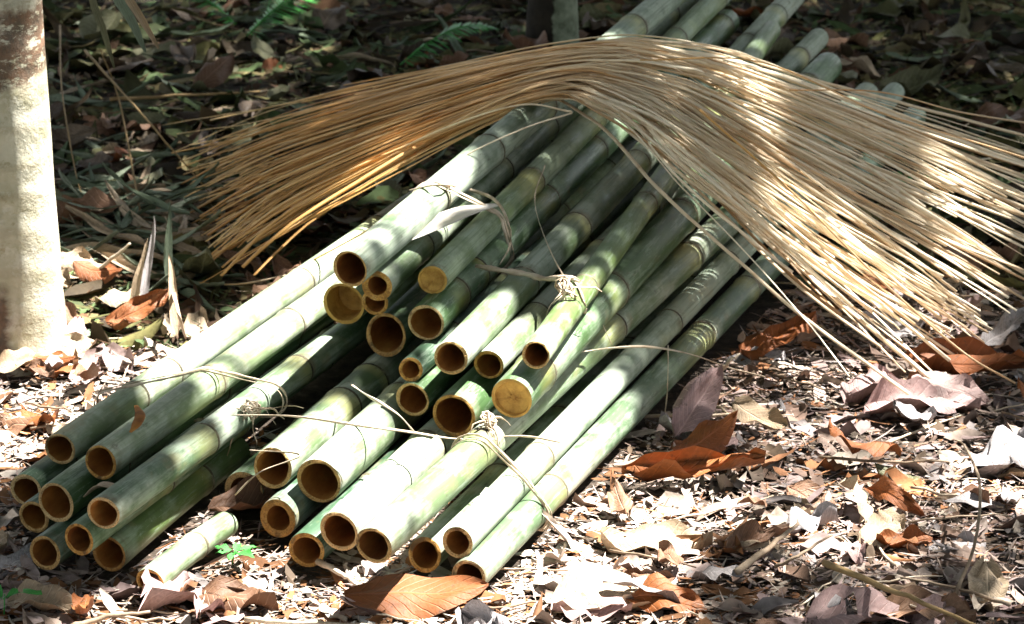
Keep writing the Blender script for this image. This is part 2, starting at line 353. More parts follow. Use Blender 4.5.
def ringv(r, z, n=26, wob=0.0, off=(0, 0)):
    return [(off[0]+r*math.cos(2*PI*k/n)*(1+wob*math.sin(3*2*PI*k/n+z*7)), off[1]+r*math.sin(2*PI*k/n), z) for k in range(n)]
def make_pole(p, idx):
    RN = random.Random(100+idx)
    root = link('bamboo_pole', None)
    root.empty_display_size = .1
    q = Vector(p.d).to_track_quat('Z', 'Y')
    root.location = p.a; root.rotation_mode = 'QUATERNION'; root.rotation_quaternion = q
    g = {'left': 'bamboo poles of the left bundle', 'middle': 'bamboo poles of the middle bundle', 'upper': 'bamboo poles of the upper bundle'}[p.grp]
    tag(root, p.label, 'bamboo pole', g)
    # node positions along the pole
    nd = []
    for u in p.nodes:
        vpx = 512+F*p.d.x/(p.d.y*math.cos(PITCH)); vp = Vector((vpx, HOR))
        pu = 512+F*p.a.x/(p.a.y*math.cos(PITCH)+(CAMZ-p.a.z)*math.sin(PITCH))
        # solve the distance along the pole whose image column is u
        lo_, hi_ = 0, p.L
        for _ in range(30):
            m = (lo_+hi_)/2; c = p.a+p.d*m
            uu = 512+F*c.x/(c.y*math.cos(PITCH)+(CAMZ-c.z)*math.sin(PITCH))
            if uu < u: lo_ = m
            else: hi_ = m
        nd.append(lo_)
    nd = [x for x in nd if x > .02]
    if not nd: nd = [RN.uniform(.22, .38)]
    while nd[-1] < p.L-.2: nd.append(nd[-1]+RN.uniform(.25, .36))
    nd = [x for x in nd if x < p.L-.03] or [p.L*.6]
    n = 26
    bend = RN.uniform(-.006, .006), RN.uniform(-.003, .004)
    def rr(z): return p.r*(1-.10*z/p.L)
    def off(z): t = z/p.L; k = 4*t*(1-t); return (bend[0]*k, bend[1]*k)
    prof = {0.0: .985, .0025: 1.0, p.L: .985, p.L-.0025: 1.0}
    z = .06
    while z < p.L-.05: prof[z] = 1.0; z += .06
    for x in nd:
        for zz in list(prof):
            if abs(zz-x) < .02 and zz > .004: del prof[zz]
        for dz, k in ((-.022, 1.0), (-.009, 1.03), (-.004, 1.065), (0, 1.03), (.003, .985), (.007, 1.045), (.013, 1.03), (.026, 1.0)):
            if .003 < x+dz < p.L-.004: prof[x+dz] = k
    tl = (RN.gauss(0, .08), RN.gauss(0, .08))
    def sh(vv): return [(x, y, z+(tl[0]*x+tl[1]*y if z < .02 else 0)) for x, y, z in vv]
    zs = sorted(prof); mb = MB(); edges = [0]+nd+[p.L+.12]
    if nd: edges[0] = min(0, nd[0]-.3)
    for z in zs:
        k = max(i for i in range(len(edges)-1) if edges[i] <= z+1e-9); f = (z-edges[k])/(edges[k+1]-edges[k])
        mb.add(sh(ringv(rr(z)*prof[z], z, n, .008, off(z))), [], nd=[f]*n)
    for i in range(len(zs)-1): mb.f += [(i*n+k, i*n+(k+1) % n, (i+1)*n+(k+1) % n, (i+1)*n+k) for k in range(n)]
    link('culm', mb.mesh('culm', M[p.kind]), root)
    # cut ends: wall face, bore and the closing diaphragm
    for end, name in ((0, 'front'), (1, 'far')):
        Z = (lambda d: d) if end == 0 else (lambda d: p.L-d)
        ro = rr(Z(0))*.985; ri = ro*(1-p.wall*RN.uniform(.9, 1.1)); o = (0, 0)
        mb = MB()
        rgh = [RN.uniform(-.0012, .0012) for _ in range(n)]
        w3 = RN.uniform(0, 6); wv = [1+.035*math.sin(2*PI*k/n+w3)+.02*math.sin(6*PI*k/n+w3*2)+RN.uniform(-.015, .015) for k in range(n)]
        if p.solid is not None and end == 0:
            rings = [(ro, 0), (ro*.86, -.0006), (ro*.80, p.solid), (ro*.4, p.solid+.002), (ro*.12, p.solid+.0005)]
        else:
            rings = [(ro, 0), ((ro+ri)/2, -.0007), (ri, .0006)]
        for r_, d_ in rings:
            vv = ringv(r_, Z(d_), n, 0)
            if r_ < ro: vv = [(x*wv[k], y*wv[k], zz+rgh[k]) for k, (x, y, zz) in enumerate(vv)]
            mb.add(sh(vv), [])
        for i in range(len(rings)-1): mb.f += [(i*n+(k+1) % n, i*n+k, (i+1)*n+k, (i+1)*n+(k+1) % n) for k in range(n)]
        if p.solid is not None and end == 0:
            b = (len(rings)-1)*n; mb.f.append(tuple(b+k for k in range(n)))
        ce = link('cut_end', mb.mesh('cut_end', M['core'] if (p.solid is not None and end == 0) else M['cut'], smooth=False), root)
        if not (p.solid is not None and end == 0):
            depth = nd[0]-.004 if end == 0 else .1
            depth = max(.02, min(depth, .3)); mb = MB()
            rings = [(ri, .0006), (ri*.985, .01), (ri*.97, depth*.5), (ri*.96, depth), (ri*.5, depth+.003)]
            for r_, d_ in rings:
                vv = ringv(r_, Z(d_), n, 0)
                if d_ < .005: vv = [(x*wv[k], y*wv[k], zz+rgh[k]) for k, (x, y, zz) in enumerate(vv)]
                mb.add(sh(vv), [])
            for i in range(len(rings)-1): mb.f += [(i*n+(k+1) % n, i*n+k, (i+1)*n+k, (i+1)*n+(k+1) % n) for k in range(n)]
            b = (len(rings)-1)*n; mb.f.append(tuple(b+k for k in range(n)))
            link('bore', mb.mesh('bore', M['bore']), root)
    for x in nd:                                   # scar ring of every node
        mb = MB(); R0 = rr(x); 
        for dz, k in ((-.0048, 1.04), (-.0036, 1.078), (.0018, 1.072), (.0034, .985)):
            mb.add(ringv(R0*k, x+dz, n, .012, off(x)), [])
        for i in range(3): mb.f += [(i*n+k, i*n+(k+1) % n, (i+1)*n+(k+1) % n, (i+1)*n+k) for k in range(n)]
        link('node_ring', mb.mesh('node_ring', M['nodering']), root)
for i, p in enumerate(POLES): make_pole(p, i)
PD = {p.name: p for p in POLES}

# ---------------------------------------------------------------- ties round the bundles
def hull2(pts):
    pts = sorted(set(pts)); 
    def half(ps):
        h = []
        for p in ps:
            while len(h) > 1 and (h[-1][0]-h[-2][0])*(p[1]-h[-2][1])-(h[-1][1]-h[-2][1])*(p[0]-h[-2][0]) <= 0: h.pop()
            h.append(p)
        return h
    a, b = half(pts), half(pts[::-1]); return a[:-1]+b[:-1]
def wrap(names, y, slant=0.0, off=.003, wig=.003, seed=0, ang0=None, ang1=None):
    """closed line pulled tight round the named poles where they cross the plane Y=y"""
    RN = random.Random(seed); pts = []
    for nme in names:
        p = PD[nme]; t = (y-p.a.y)/p.d.y; c = p.a+p.d*t; r = p.r*1.0+off
        for k in range(28):
            th = 2*PI*k/28; pts.append((round(c.x+r*math.cos(th)/p.d.y, 5), round(c.z+r*math.sin(th), 5)))
    h = hull2(pts)
    # resample
    out = []
    for i in range(len(h)):
        a, b = h[i], h[(i+1) % len(h)]; L = math.hypot(b[0]-a[0], b[1]-a[1]); m = max(1, int(L/.012))
        for k in range(m): out.append((a[0]+(b[0]-a[0])*k/m, a[1]+(b[1]-a[1])*k/m))
    cx = sum(p[0] for p in out)/len(out); x0 = min(p[0] for p in out); x1 = max(p[0] for p in out)
    res = []
    for i, (x, z) in enumerate(out):
        yy = y+slant*((x-x0)/(x1-x0)-.5)-(x-cx)*.36+wig*math.sin(i*.55+seed)
        res.append(Vector((x, yy, max(.004, z))))
    return res
def band(mb, pts, wdt=.006, th=.0012, closed=False, tw=0.0):
    if closed: pts = pts+[pts[0]]
    tube(mb, pts, wdt/2, 6, th/wdt*2, True, tw)
def tie(names, y, label, slant=0, seed=0, loops=2, wdt=.006, tails=()):
    root = link('raffia_tie', None); tag(root, label, 'tie', 'plant fibre ties round the bundles')
    base = wrap(names, y, slant, .003, .003, seed)
    c = sum(base, Vector())/len(base); root.location = c
    for l in range(loops):
        RN = random.Random(seed*10+l); w_ = wrap(names, y+l*.010, slant+RN.uniform(-.015, .015), .0018+l*.0012, .0012, seed+l)
        mb = MB(); tube(mb, [p-c for p in w_+[w_[0]]], [wdt/2*RN.uniform(.6, 1.3) for _ in w_]+[wdt/2], 6, .35, True, RN.uniform(-9, 9))
        link('loop', mb.mesh('loop', M['raffia']), root)
    return root, base, c
def knot(root, c, at_, size=.018, seed=0, n=7, tails=6, tl=.09):
    RN = random.Random(seed); mb = MB()
    for k in range(n):                           # short twisted turns of fibre
        ax = Vector((RN.uniform(-1, 1), RN.uniform(-.6, .6), RN.uniform(-1, 1))).normalized(); b = ax.orthogonal().normalized(); d = ax.cross(b)
        s0 = size*RN.uniform(.55, 1.0)
        pts = [at_-c+(b*math.cos(t*.7)+d*math.sin(t*.7))*s0+ax*(t-4)*size*.12 for t in range(9)]
        tube(mb, pts, .0024, 5, .45, True, 4)
    link('knot', mb.mesh('knot', M['raffia']), root)
    mb = MB()
    for k in range(tails):
        d = Vector((RN.uniform(-1, 1), RN.uniform(-1, .2), RN.uniform(-.5, .9))).normalized()
        p = at_-c; pts = [p]; L = tl*RN.uniform(.4, 1.1)
        for j in range(6): d = (d+Vector((RN.uniform(-.6, .6), RN.uniform(-.6, .4), RN.uniform(-.75, .2)))).normalized(); p = p+d*L/6; pts.append(p)
        tube(mb, pts, [.0022, .0022, .002, .0018, .0016, .0012, .0006], 5, .3, True, RN.uniform(-4, 4))
    link('frayed_end', mb.mesh('frayed_end', M['raffia']), root)
def pole_at(name, u):
    p = PD[name]; lo_, hi_ = 0, p.L
    for _ in range(30):
        m = (lo_+hi_)/2; c = p.a+p.d*m; uu = 512+F*c.x/(c.y*math.cos(PITCH)+(CAMZ-c.z)*math.sin(PITCH))
        if uu < u: lo_ = m
        else: hi_ = m
    return p.a+p.d*lo_
ya = pole_at('A2', 205).y
r1, b1, c1 = tie(['A1', 'A2', 'A5'], ya, 'pale fibre tie round the left bundle of poles', .02, 1, 2, .0045)
knot(r1, c1, pole_at('A5', 232)+Vector((.03, -.01, .018)), .016, 5, 8, 7, .08)
yb = pole_at('B7', 484).y
r2, b2, c2 = tie(['B7', 'B8', 'B9', 'B10'], yb-.05, 'thin fibre tie with frayed knot round the middle bundle', .04, 2, 2, .005)
knot(r2, c2, pole_at('B7', 488)+Vector((.0, -.01, .035)), .015, 6, 7, 6, .07)
yc = pole_at('C7', 520).y
r3, b3, c3 = tie(['C1', 'C2', 'C2b', 'C3', 'C6'], pole_at('C3', 486).y, 'twisted fibre tie with loose knot round the upper bundle', .10, 3, 2, .006)
knot(r3, c3, pole_at('C9', 572)+Vector((-.01, -.02, .03)), .019, 8, 10, 6, .07)
knot2 = pole_at('C6', 505)
# twisted cord between the two knots of the upper bundle, and its hanging end
def free_strand(name, pix, rad_, label, mat='raffia', n=26, flat=.4, grp='loose fibre strands on the pile', seed=0, tw=5, cat='strand'):
    pts = [at(u, v, z) for u, v, z in pix]; c = pts[0].copy(); mb = MB()
    sp = spline([p-c for p in pts], n); tube(mb, sp, [rad_*(1-.6*abs(i/(n-1)-.4)) for i in range(n)], 6, flat, True, tw)
    o = link(name, mb.mesh(name, M[mat]), None, c); return tag(o, label, cat, grp)
def top(name, u, dz=.0):
    p = PD[name]; c = pole_at(name, u); return c.z+p.r+dz
free_strand('fibre_strand', [(476, 266, top('C6', 480, .008)), (500, 270, top('C6', 500, .006)), (525, 274, top('C7', 520, .008)), (545, 279, top('C7', 540, .008)), (566, 277, top('C9', 560, .008)), (578, 281, top('C9', 565, .008))], .006, 'thick twisted fibre cord between the upper poles, ending at knot', seed=1, tw=16, flat=.7)
free_strand('fibre_strand', [(574, 278, top('C9', 565)), (583, 300, top('C9', 572)-.01), (584, 322, .17), (578, 345, .14), (574, 365, .12)], .0045, 'fibre end hanging down from the knot on the steep pole', tw=9, flat=.5)
free_strand('fibre_strand', [(410, 190, top('C1', 430)-.01), (440, 185, top('C1', 440)+.01), (470, 190, top('C3', 470)+.005), (495, 200, top('C3', 495)+.012), (508, 222, top('C3', 500)+.004), (510, 245, top('C6', 505)+.01), (500, 264, top('C6', 500)+.004)], .003, 'thin strand looping over the topmost green pole')
free_strand('fibre_strand', [(580, 352, .15), (612, 348, .13), (650, 347, .12), (690, 354, .10), (730, 368, .03), (765, 377, .015)], .0022, 'thin strand sweeping right across the rightmost poles to the litter')
free_strand('fibre_strand', [(232, 415, .16), (290, 416, .18), (350, 424, .165), (410, 432, .14), (460, 439, .13), (520, 436, .12), (560, 442, .11)], .0026, 'long pale strand crossing the middle bundle from the left tie')
free_strand('fibre_strand', [(352, 385, .15), (368, 396, .155), (384, 405, .155), (400, 416, .15), (414, 432, .14)], .0028, 'strand falling from the black gap onto the middle bundle')
free_strand('fibre_strand', [(668, 345, .12), (668, 370, .09), (667, 395, .05), (664, 420, .01)], .0014, 'very thin strand hanging down beside the rightmost pole')
free_strand('fibre_strand', [(545, 165, .30), (535, 205, .29), (560, 270, .26), (590, 300, .20), (612, 345, .14)], .0012, 'hair thin strand drooping over the centre upper poles')
free_strand('fibre_strand', [(250, 450, .11), (300, 455, .12), (260, 472, .10), (235, 495, .06)], .002, 'short curled strand near the knot of the left tie')
# broad white sheath on the upper bundle
def blade(name, pix, widths, label, cat, mat, grp=None, n=18, wz=.35, parent=None):
    """ribbon-shaped leaf or sheath with thickness, folded along its middle"""
    pts = spline([at(*q) for q in pix], n); c = pts[0].copy(); mb = MB(); vs = []; uv = []; K = 5
    for i, p in enumerate(pts):
        t = (pts[min(i+1, n-1)]-pts[max(i-1, 0)]).normalized(); s = t.cross(Vector((0, 0, 1)))
        s = s.normalized() if s.length > .05 else Vector((1, 0, 0)); up = s.cross(t); x = i/(n-1)*(len(widths)-1); k = min(int(x), len(widths)-2)
        wd = widths[k]+(widths[k+1]-widths[k])*(x-k)
        for side in (0, 1):
            for j in range(K):
                q = j/(K-1)*2-1; vs.append(p-c+s*q*wd/2+up*(wd*wz*abs(q)-side*.0008)); uv.append(((q+1)/2, i/(n-1)))
    fs = []
    for i in range(n-1):
        for j in range(K-1):
            a = i*2*K+j; fs.append((a, a+1, a+1+2*K, a+2*K)); a += K; fs.append((a+1, a, a+2*K, a+1+2*K))
        for j in (0, K-1):
            a = i*2*K+j; fs.append((a, a+K, a+K+2*K, a+2*K))
    mb.add(vs, fs, uv=uv); o = link(name, mb.mesh(name, mat), parent, c)
    if label: tag(o, label, cat, grp)
    return o
blade('dry_sheath', [(388, 248, top('C2', 395)+.005), (415, 236, top('C2', 415)+.012), (445, 222, top('C2', 440)+.014), (470, 212, top('C3', 470)+.012), (498, 205, top('C3', 498)+.006)], [.006, .034, .052, .044, .014], 'broad white dry sheath lying across the upper poles', 'sheath', M['white_blade'], wz=.12)
blade('dry_sheath', [(130, 432, .165), (136, 424, .172), (140, 414, .176), (136, 405, .175)], [.004, .014, .016, .006], 'small brown sheath scrap stuck to topmost left pole', 'sheath', M['bore'], wz=-.1)
blade('dry_sheath', [(84, 497, .1), (100, 487, .12), (118, 490, .12), (128, 486, .12)], [.004, .018, .016, .004], 'curled dry scrap jammed between the left pole ends', 'sheath', LEAFM['tan'], wz=.3)

# ---------------------------------------------------------------- bundle of split cane strips draped over the pile
GB_ = [  # back edge of the bundle and its front edge, as image guides with heights above the ground
 ((172, 140, .02), (300, 104, .14), (440, 70, .30), (560, 46, .40), (690, 48, .42), (800, 80, .36), (935, 122, .26), (1165, 222, .08)),
 ((205, 284, .01), (320, 205, .12), (420, 140, .26), (520, 106, .34), (600, 112, .36), (690, 185, .30), (800, 285, .16), (935, 392, .01))]
NS = 205
STR = []
def strip_path(a, RN, e0, e1):
    P = []; aL = a+RN.gauss(0, .13); aR = a+RN.gauss(0, .12)
    for k in range(8):
        g0, g1 = GB_[0][k], GB_[1][k]
        spread = (1.0, .8, .5, .28, .25, .45, .9, 1.1)[k]
        aa = aL+(aR-aL)*k/7+ (RN.uniform(-.10, .10)*spread if k in (0, 7) else RN.uniform(-.035, .035))
        u = g0[0]+(g1[0]-g0[0])*aa+RN.uniform(-9, 9); v = g0[1]+(g1[1]-g0[1])*aa+RN.uniform(-4.5, 4.5)
        z = g0[2]+(g1[2]-g0[2])*aa+RN.uniform(-.026, .018)
        P.append(at(u, v, max(.006, z)))
    P = [P[0], P[1], P[3], P[4], P[5], P[6]*.5+(P[5]+P[7])*.25, P[7]]
    pts = spline(P, 60); sd = RN.uniform(0, 99); am = RN.uniform(.001, .006)
    pts = [p+Vector((0, noise.noise((i*.11, sd, 0))*am*1.6, noise.noise((i*.11, sd, 7))*am+noise.noise((i*.4, sd, 3))*.0022)) for i, p in enumerate(pts)]
    i0, i1 = int(e0*59), int(e1*59)
    return pts[i0:i1+1]
SR = random.Random(21)
for i in range(NS):
    # denser in the middle of the bundle
    a = SR.betavariate(1.7, 1.3) if i > 24 else SR.uniform(-.04, 1.04)
    e0 = abs(SR.gauss(0, .075)) if SR.random() < .7 else SR.uniform(0, .26)
    e1 = 1-abs(SR.gauss(0, .09)) if SR.random() < .6 else SR.uniform(.72, 1)
    pts = strip_path(a, SR, e0, e1)
    c = pts[0].copy(); mb = MB(); m = len(pts); w0 = SR.choice((.8, 1, 1, 1.5))*SR.uniform(.0016, .0032)
    pts = pts[::1]
    tube(mb, [p-c for p in pts], w0, 6, .38, True, SR.uniform(-2.5, 2.5), along=True)
    vals = mb.a['along']; mb.a['along'] = [e0+(e1-e0)*x for x in vals]
    o = link('cane_strip', mb.mesh('cane_strip', M['strip']), None, c)
    if a < .12: lab = 'thin split cane strip along the far edge of the arched bundle'
    elif a > .88: lab = 'thin split cane strip along the near edge of the arched bundle'
    elif e0 < .02: lab = 'long split cane strip reaching furthest left out of the arched bundle'
    elif e1 < .85: lab = 'short split cane strip ending before the right fan of arched bundle'
    else: lab = 'thin split cane strip inside the arched bundle over the poles'
    tag(o, lab, 'cane strip', 'split cane strips in the arched bundle')
# a few strays that leave the bundle
def stray(pix, label, r=.0023):
    pts = spline([at(*q) for q in pix], 40); c = pts[0].copy(); mb = MB(); tube(mb, [p-c for p in pts], r, 6, .55, True, 1, along=True)
    tag(link('cane_strip', mb.mesh('cane_strip', M['strip']), None, c), label, 'cane strip', 'stray cane strips')
stray([(280, 190, .05), (352, 172, .12), (440, 130, .30), (520, 105, .37), (572, 112, .36)], 'stray cane strip rising from the left to the pole tops')
stray([(172, 153, .03), (260, 133, .10), (380, 95, .24), (500, 62, .38), (600, 50, .42)], 'lone cane strip reaching furthest left above the others')
stray([(310, 262, .10), (380, 222, .20), (450, 165, .32), (520, 130, .37), (572, 113, .37)], 'pale cane strip crossing low over the leftmost upper pole')
stray([(185, 282, .005), (240, 284, .006), (300, 272, .008), (345, 262, .01)], 'cane strip lying flat on the ground left of the pile', .003)
stray([(790, 90, .40), (880, 92, .33), (960, 112, .27), (1040, 125, .2)], 'upper right cane strip standing clear of the bundle')
stray([(640, 60, .44), (760, 62, .44), (880, 112, .36), (1000, 150, .26), (1060, 170, .2)], 'topmost cane strip bowing over the right side')
stray([(905, 175, .05), (950, 165, .06), (1000, 158, .05), (1040, 165, .04)], 'short cane strip on the leaves behind the right fan')
stray([(700, 110, .40), (790, 190, .30), (870, 270, .18), (960, 350, .05), (1015, 383, .02)], 'thick pale cane strip ending low at the right edge', .003)

# ---------------------------------------------------------------- leaves, twigs and litter
def leaf_geo(L, Wd, curl=0, fold=.2, wave=.1, seed=0, nl=12, nw=6, side=0, shape='ovate'):
    RN = random.Random(seed); vs = []; uv = []; ph = RN.uniform(0, 9)
    for i in range(nl+1):
        t = i/nl
        if shape == 'ovate': wd = Wd*(math.sin(PI*min(1, t**.85*.97+.03))**.75)
        else: wd = Wd*min(1, t*6+.15)*(1-t**2.2)**.8
        wd *= 1+.10*noise.noise((t*6, seed*3.1, 0))
        ang = curl*(t-.35); 
        x = math.sin(ang)/curl*L+.0 if abs(curl) > .01 else (t-.35)*L
        z0 = (1-math.cos(ang))/curl*L if abs(curl) > .01 else 0
        for j in range(nw+1):
            q = j/nw*2-1
            wob = wave*Wd*noise.noise((t*4+ph, q*2.2, seed*1.7))*(.3+abs(q))
            ty = q*wd/2*(1-.25*abs(side)*abs(q)); 
            vs.append((x+.06*L*noise.noise((t*2, seed, 1))*q, ty+.05*L*noise.noise((t*1.6, seed*.7, 5)), z0+fold*abs(q)*wd/2+side*q*q*wd/2+wob)); uv.append(((q+1)/2, t))
    fs = [(i*(nw+1)+j, i*(nw+1)+j+1, (i+1)*(nw+1)+j+1, (i+1)*(nw+1)+j) for i in range(nl) for j in range(nw)]
    # a leaf with a torn or eaten bit now and then
    if RN.random() < .45:
        k = RN.randrange(len(fs)); fs = [f for n_, f in enumerate(fs) if n_ not in (k, k+1)] if shape == 'ovate' and RN.random() < .5 else fs
    # short stalk
    st = [(-.35*L, 0, 0)] if False else []
    return vs, fs, uv
def leaf_mesh(name, mat, **k):
    vs, fs, uv = leaf_geo(**k); mb = MB(); mb.add(vs, fs, uv=uv)
    L = k['L']; x0 = vs[len([0])][0]
    i0 = [v for v in vs[:k.get('nw', 6)+1]]; b = Vector(i0[len(i0)//2])
    # stalk as a thin rod from the leaf base
    pts = [b, b+Vector((-L*.09, .006, -.002)), b+Vector((-L*.17, .01, .004))]
    o = len(mb.v); n_ = 4
    for q in pts:
        for kk in range(n_): mb.v.append((q.x, q.y+.0011*math.cos(kk*PI/2), q.z+.0011*math.sin(kk*PI/2))); mb.a['uv'].append((.5, .02))
    for s_ in range(2): mb.f += [(o+s_*4+kk, o+s_*4+(kk+1) % 4, o+(s_+1)*4+(kk+1) % 4, o+(s_+1)*4+kk) for kk in range(4)]
    return mb.mesh(name, mat)

# unit leaf meshes: length 1, several curls
VAR = {}
def variants(key, mat, n, shape='ovate', wr=(.38, .55), cr=(-1.2, 1.4)):
    RN = random.Random(sum(map(ord, key))); L_ = []
    for i in range(n):
        L_.append(leaf_mesh(key, mat, L=1.0, Wd=RN.uniform(*wr), curl=RN.uniform(*cr), fold=RN.uniform(-.15, .55), wave=RN.uniform(.15, .6), seed=RN.randrange(999), side=RN.uniform(-.3, .5), shape=shape))
    VAR[key] = L_
def fix_stalk(me): pass
for k in ('brown', 'rust', 'mauve', 'tan', 'grey', 'dark', 'olive'): variants(k, LEAFM[k], 6)
variants('sage', LEAFM['sage'], 10, 'lance', (.055, .11), (-.9, 1.1))
variants('strawleaf', LEAFM['tan'], 6, 'lance', (.07, .14), (-.7, .9))
variants('greyblade', LEAFM['grey'], 6, 'lance', (.07, .14), (-.7, .9))

def pile_clear(x, y, m=.0):
    """is the ground point free of the pole pile?"""
    for p in POLES:
        if p.z > .1: continue
        t = (y-p.a.y)/p.d.y
        if -.02 < t < p.L+.02:
            cx = p.a.x+p.d.x*t
            if abs(x-cx) < p.r+.012+m: return False
    t0 = PD['A9']; t1 = PD['B10']
    if y > 5.0+m:
        xl = t0.a.x+t0.d.x*(y-t0.a.y)/t0.d.y; xr = t1.a.x+t1.d.x*(y-t1.a.y)/t1.d.y
        if xl < x < xr and y < 7.4: return False
    return True
WORD = {'brown': 'brown', 'rust': 'rust coloured', 'mauve': 'dusky pink', 'tan': 'pale tan', 'grey': 'silvery grey', 'dark': 'blackish brown', 'olive': 'olive brown', 'sage': 'grey green', 'strawleaf': 'straw coloured', 'greyblade': 'grey'}
def region(x, y):
    p = Vector((x, y, 0)); u = 512+F*x/(y*math.cos(PITCH)+2*math.sin(PITCH)); 
    if y > 7.3: return 'in the dark back of the clearing, '+('left side' if u < 340 else 'behind the trunk' if u < 640 else 'right side')
    if u < 260 and y > 5.95: return 'on the dim ground behind the pale trunk'
    if u < 340 and y > 5.0: return 'in the sun between trunk and left bundle'
    if y < 4.95: return 'in front of the pole ends, '+('left' if u < 250 else 'centre' if u < 560 else 'right')
    if u > 500: return 'on the ground right of the poles' if y < 5.8 else 'under the right fan of cane strips'
    return 'among the bamboo poles'
def put_leaf(key, x, y, size, rz, tx=0, ty=0, dz=.006, label=None, name='fallen_leaf', vi=None, cat='leaf', sy=1.0, grp='fallen leaves on the ground'):
    me = VAR[key][vi if vi is not None else R.randrange(len(VAR[key]))]
    o = link(name, me, None, (x, y, gh(x, y)+dz)); o.rotation_euler = (tx, ty, rz); o.scale = (size, size*sy, size)
    st = 'large' if size > .15 else 'small' if size < .085 else 'medium'
    if not label:
        label = '%s dry %s %s %s' % (st, WORD[key], 'blade leaf' if name == 'bamboo_leaf' else 'leaf', region(x, y))
    return tag(o, label, cat, grp)
def ground_uv(u, v): p = at(u, v, 0); return p.x, p.y
# hero leaves
def hero(key, u, v, size, deg, label, tx=0, ty=0, dz=.02, vi=None, sy=1.0):
    x, y = ground_uv(u, v); return put_leaf(key, x, y, size, rad(deg), rad(tx), rad(ty), dz, label, vi=vi, sy=sy, grp='large fallen leaves')
hl = leaf_mesh('rust', LEAFM['rust'], L=1.0, Wd=.50, curl=.35, fold=-.10, wave=.10, seed=5, nl=18, nw=8); VAR['hero'] = [hl]; WORD['hero'] = 'rust'
hero('hero', 395, 606, .20, 8, 'large smooth rust orange leaf lying in front of the pole ends', 16, 0, .03)
hero('rust', 768, 352, .15, 25, 'orange leaf in the shade beside the rightmost poles', 10, -12, .03, 1)
hero('rust', 948, 372, .20, -12, 'long dark red leaf under the ends of the right cane strips', 20, 4, .03, 2)
hero('mauve', 690, 432, .15, 60, 'upright dusky pink leaf leaning by the rightmost pole', 30, -25, .04, 1)
hero('rust', 695, 452, .13, 35, 'brown orange leaf with pointed tip below the dusky pink leaf', 25, -10, .03, 3)
hero('rust', 672, 482, .22, 4, 'long rolled orange leaf with bright sunlit rim', 30, 0, .03, 2, .45)
hero('tan', 752, 424, .11, -40, 'cupped grey tan leaf right of the pink leaf', 20, 15, .03, 0)
hero('rust', 872, 462, .13, 170, 'dark rust leaf curled over its own shadow', 25, -10, .04, 5)
hero('tan', 862, 512, .11, 100, 'cream coloured leaf standing on edge among twigs', 40, -20, .035, 2)
hero('rust', 884, 500, .12, -50, 'narrow orange leaf folded along its rib beside cream leaf', 35, 0, .03, 0, .6)
hero('grey', 1000, 462, .15, 30, 'silvery lilac leaf at right edge with ribbed surface', 18, -10, .03, 2)
hero('grey', 1010, 500, .10, 80, 'white papery leaf scrap at the right edge', 35, 10, .03, 3)
hero('mauve', 905, 408, .19, 10, 'wide dusky leaf flat in front of the red leaf', 10, 0, .02, 3)
hero('mauve', 940, 395, .14, -20, 'pinkish leaf with curled rim below the cane ends', 16, 6, .03, 4)
hero('brown', 900, 612, .16, -10, 'brown orange leaf at the bottom right corner', 16, 0, .02, 2)
hero('mauve', 850, 618, .18, 10, 'pinkish leaf cut by the bottom edge, under a stem', 14, 0, .02, 5)
hero('brown', 742, 552, .09, 40, 'small rolled brown leaf beside the crossed twigs', 30, 0, .02, 1)
hero('tan', 640, 545, .16, -5, 'broad pale leaf blazing in the sun in front right', 8, 0, .02, 1)
hero('tan', 600, 600, .20, 15, 'largest sunlit pale leaf near bottom centre', 10, 0, .02, 3)
hero('rust', 655, 602, .13, -15, 'orange brown leaf on the edge of the sunny patch', 20, 0, .02, 0)
hero('mauve', 165, 600, .15, 60, 'crumpled lilac grey leaf at bottom left, dark veined', 20, 20, .03, 2)
hero('brown', 225, 600, .13, -25, 'rust brown leaf below the small green seedling', 20, 0, .02, 4)
hero('tan', 36, 607, .13, -15, 'tan ribbed leaf at the bottom left corner', 18, 0, .02, 5)
hero('rust', 130, 326, .12, 20, 'bright orange leaf standing up in the sun by trunk', 35, -18, .04, 1)
hero('rust', 92, 282, .10, -20, 'orange leaf behind the trunk at the sun patch edge', 25, 10, .04, 3)
hero('brown', 105, 130, .22, 5, 'large flat reddish brown leaf on the dim ground by trunk', 14, 0, .02, 0)
hero('brown', 210, 85, .14, 50, 'grey brown leaf tilted up in the dim back left', 30, -30, .04, 3)
hero('tan', 70, 275, .10, 10, 'white sunlit leaf curled just right of the trunk', 20, 0, .04, 2)
hero('olive', 900, 95, .15, 20, 'pale edged leaf at back right beyond the pole tips', 25, 0, .03, 2)
hero('brown', 1005, 125, .20, 5, 'wide dull leaf at the back right edge', 14, 0, .03, 4)
hero('tan', 215, 68, .12, 100, 'pale leaf propped upright in the back left litter', 30, 30, .03, 4)
hero('brown', 236, 516, .12, 20, 'brown leaf covering the far end of the sunken stub pole', 25, 0, .03, 1)
hero('tan', 248, 505, .10, 70, 'pale leaf leaning on the sunken stub pole beside the seedling', 40, 10, .04, 2)
hero('rust', 345, 380, .10, 110, 'rust leaf caught in the black gap between bundles', 60, 0, .10, 2)
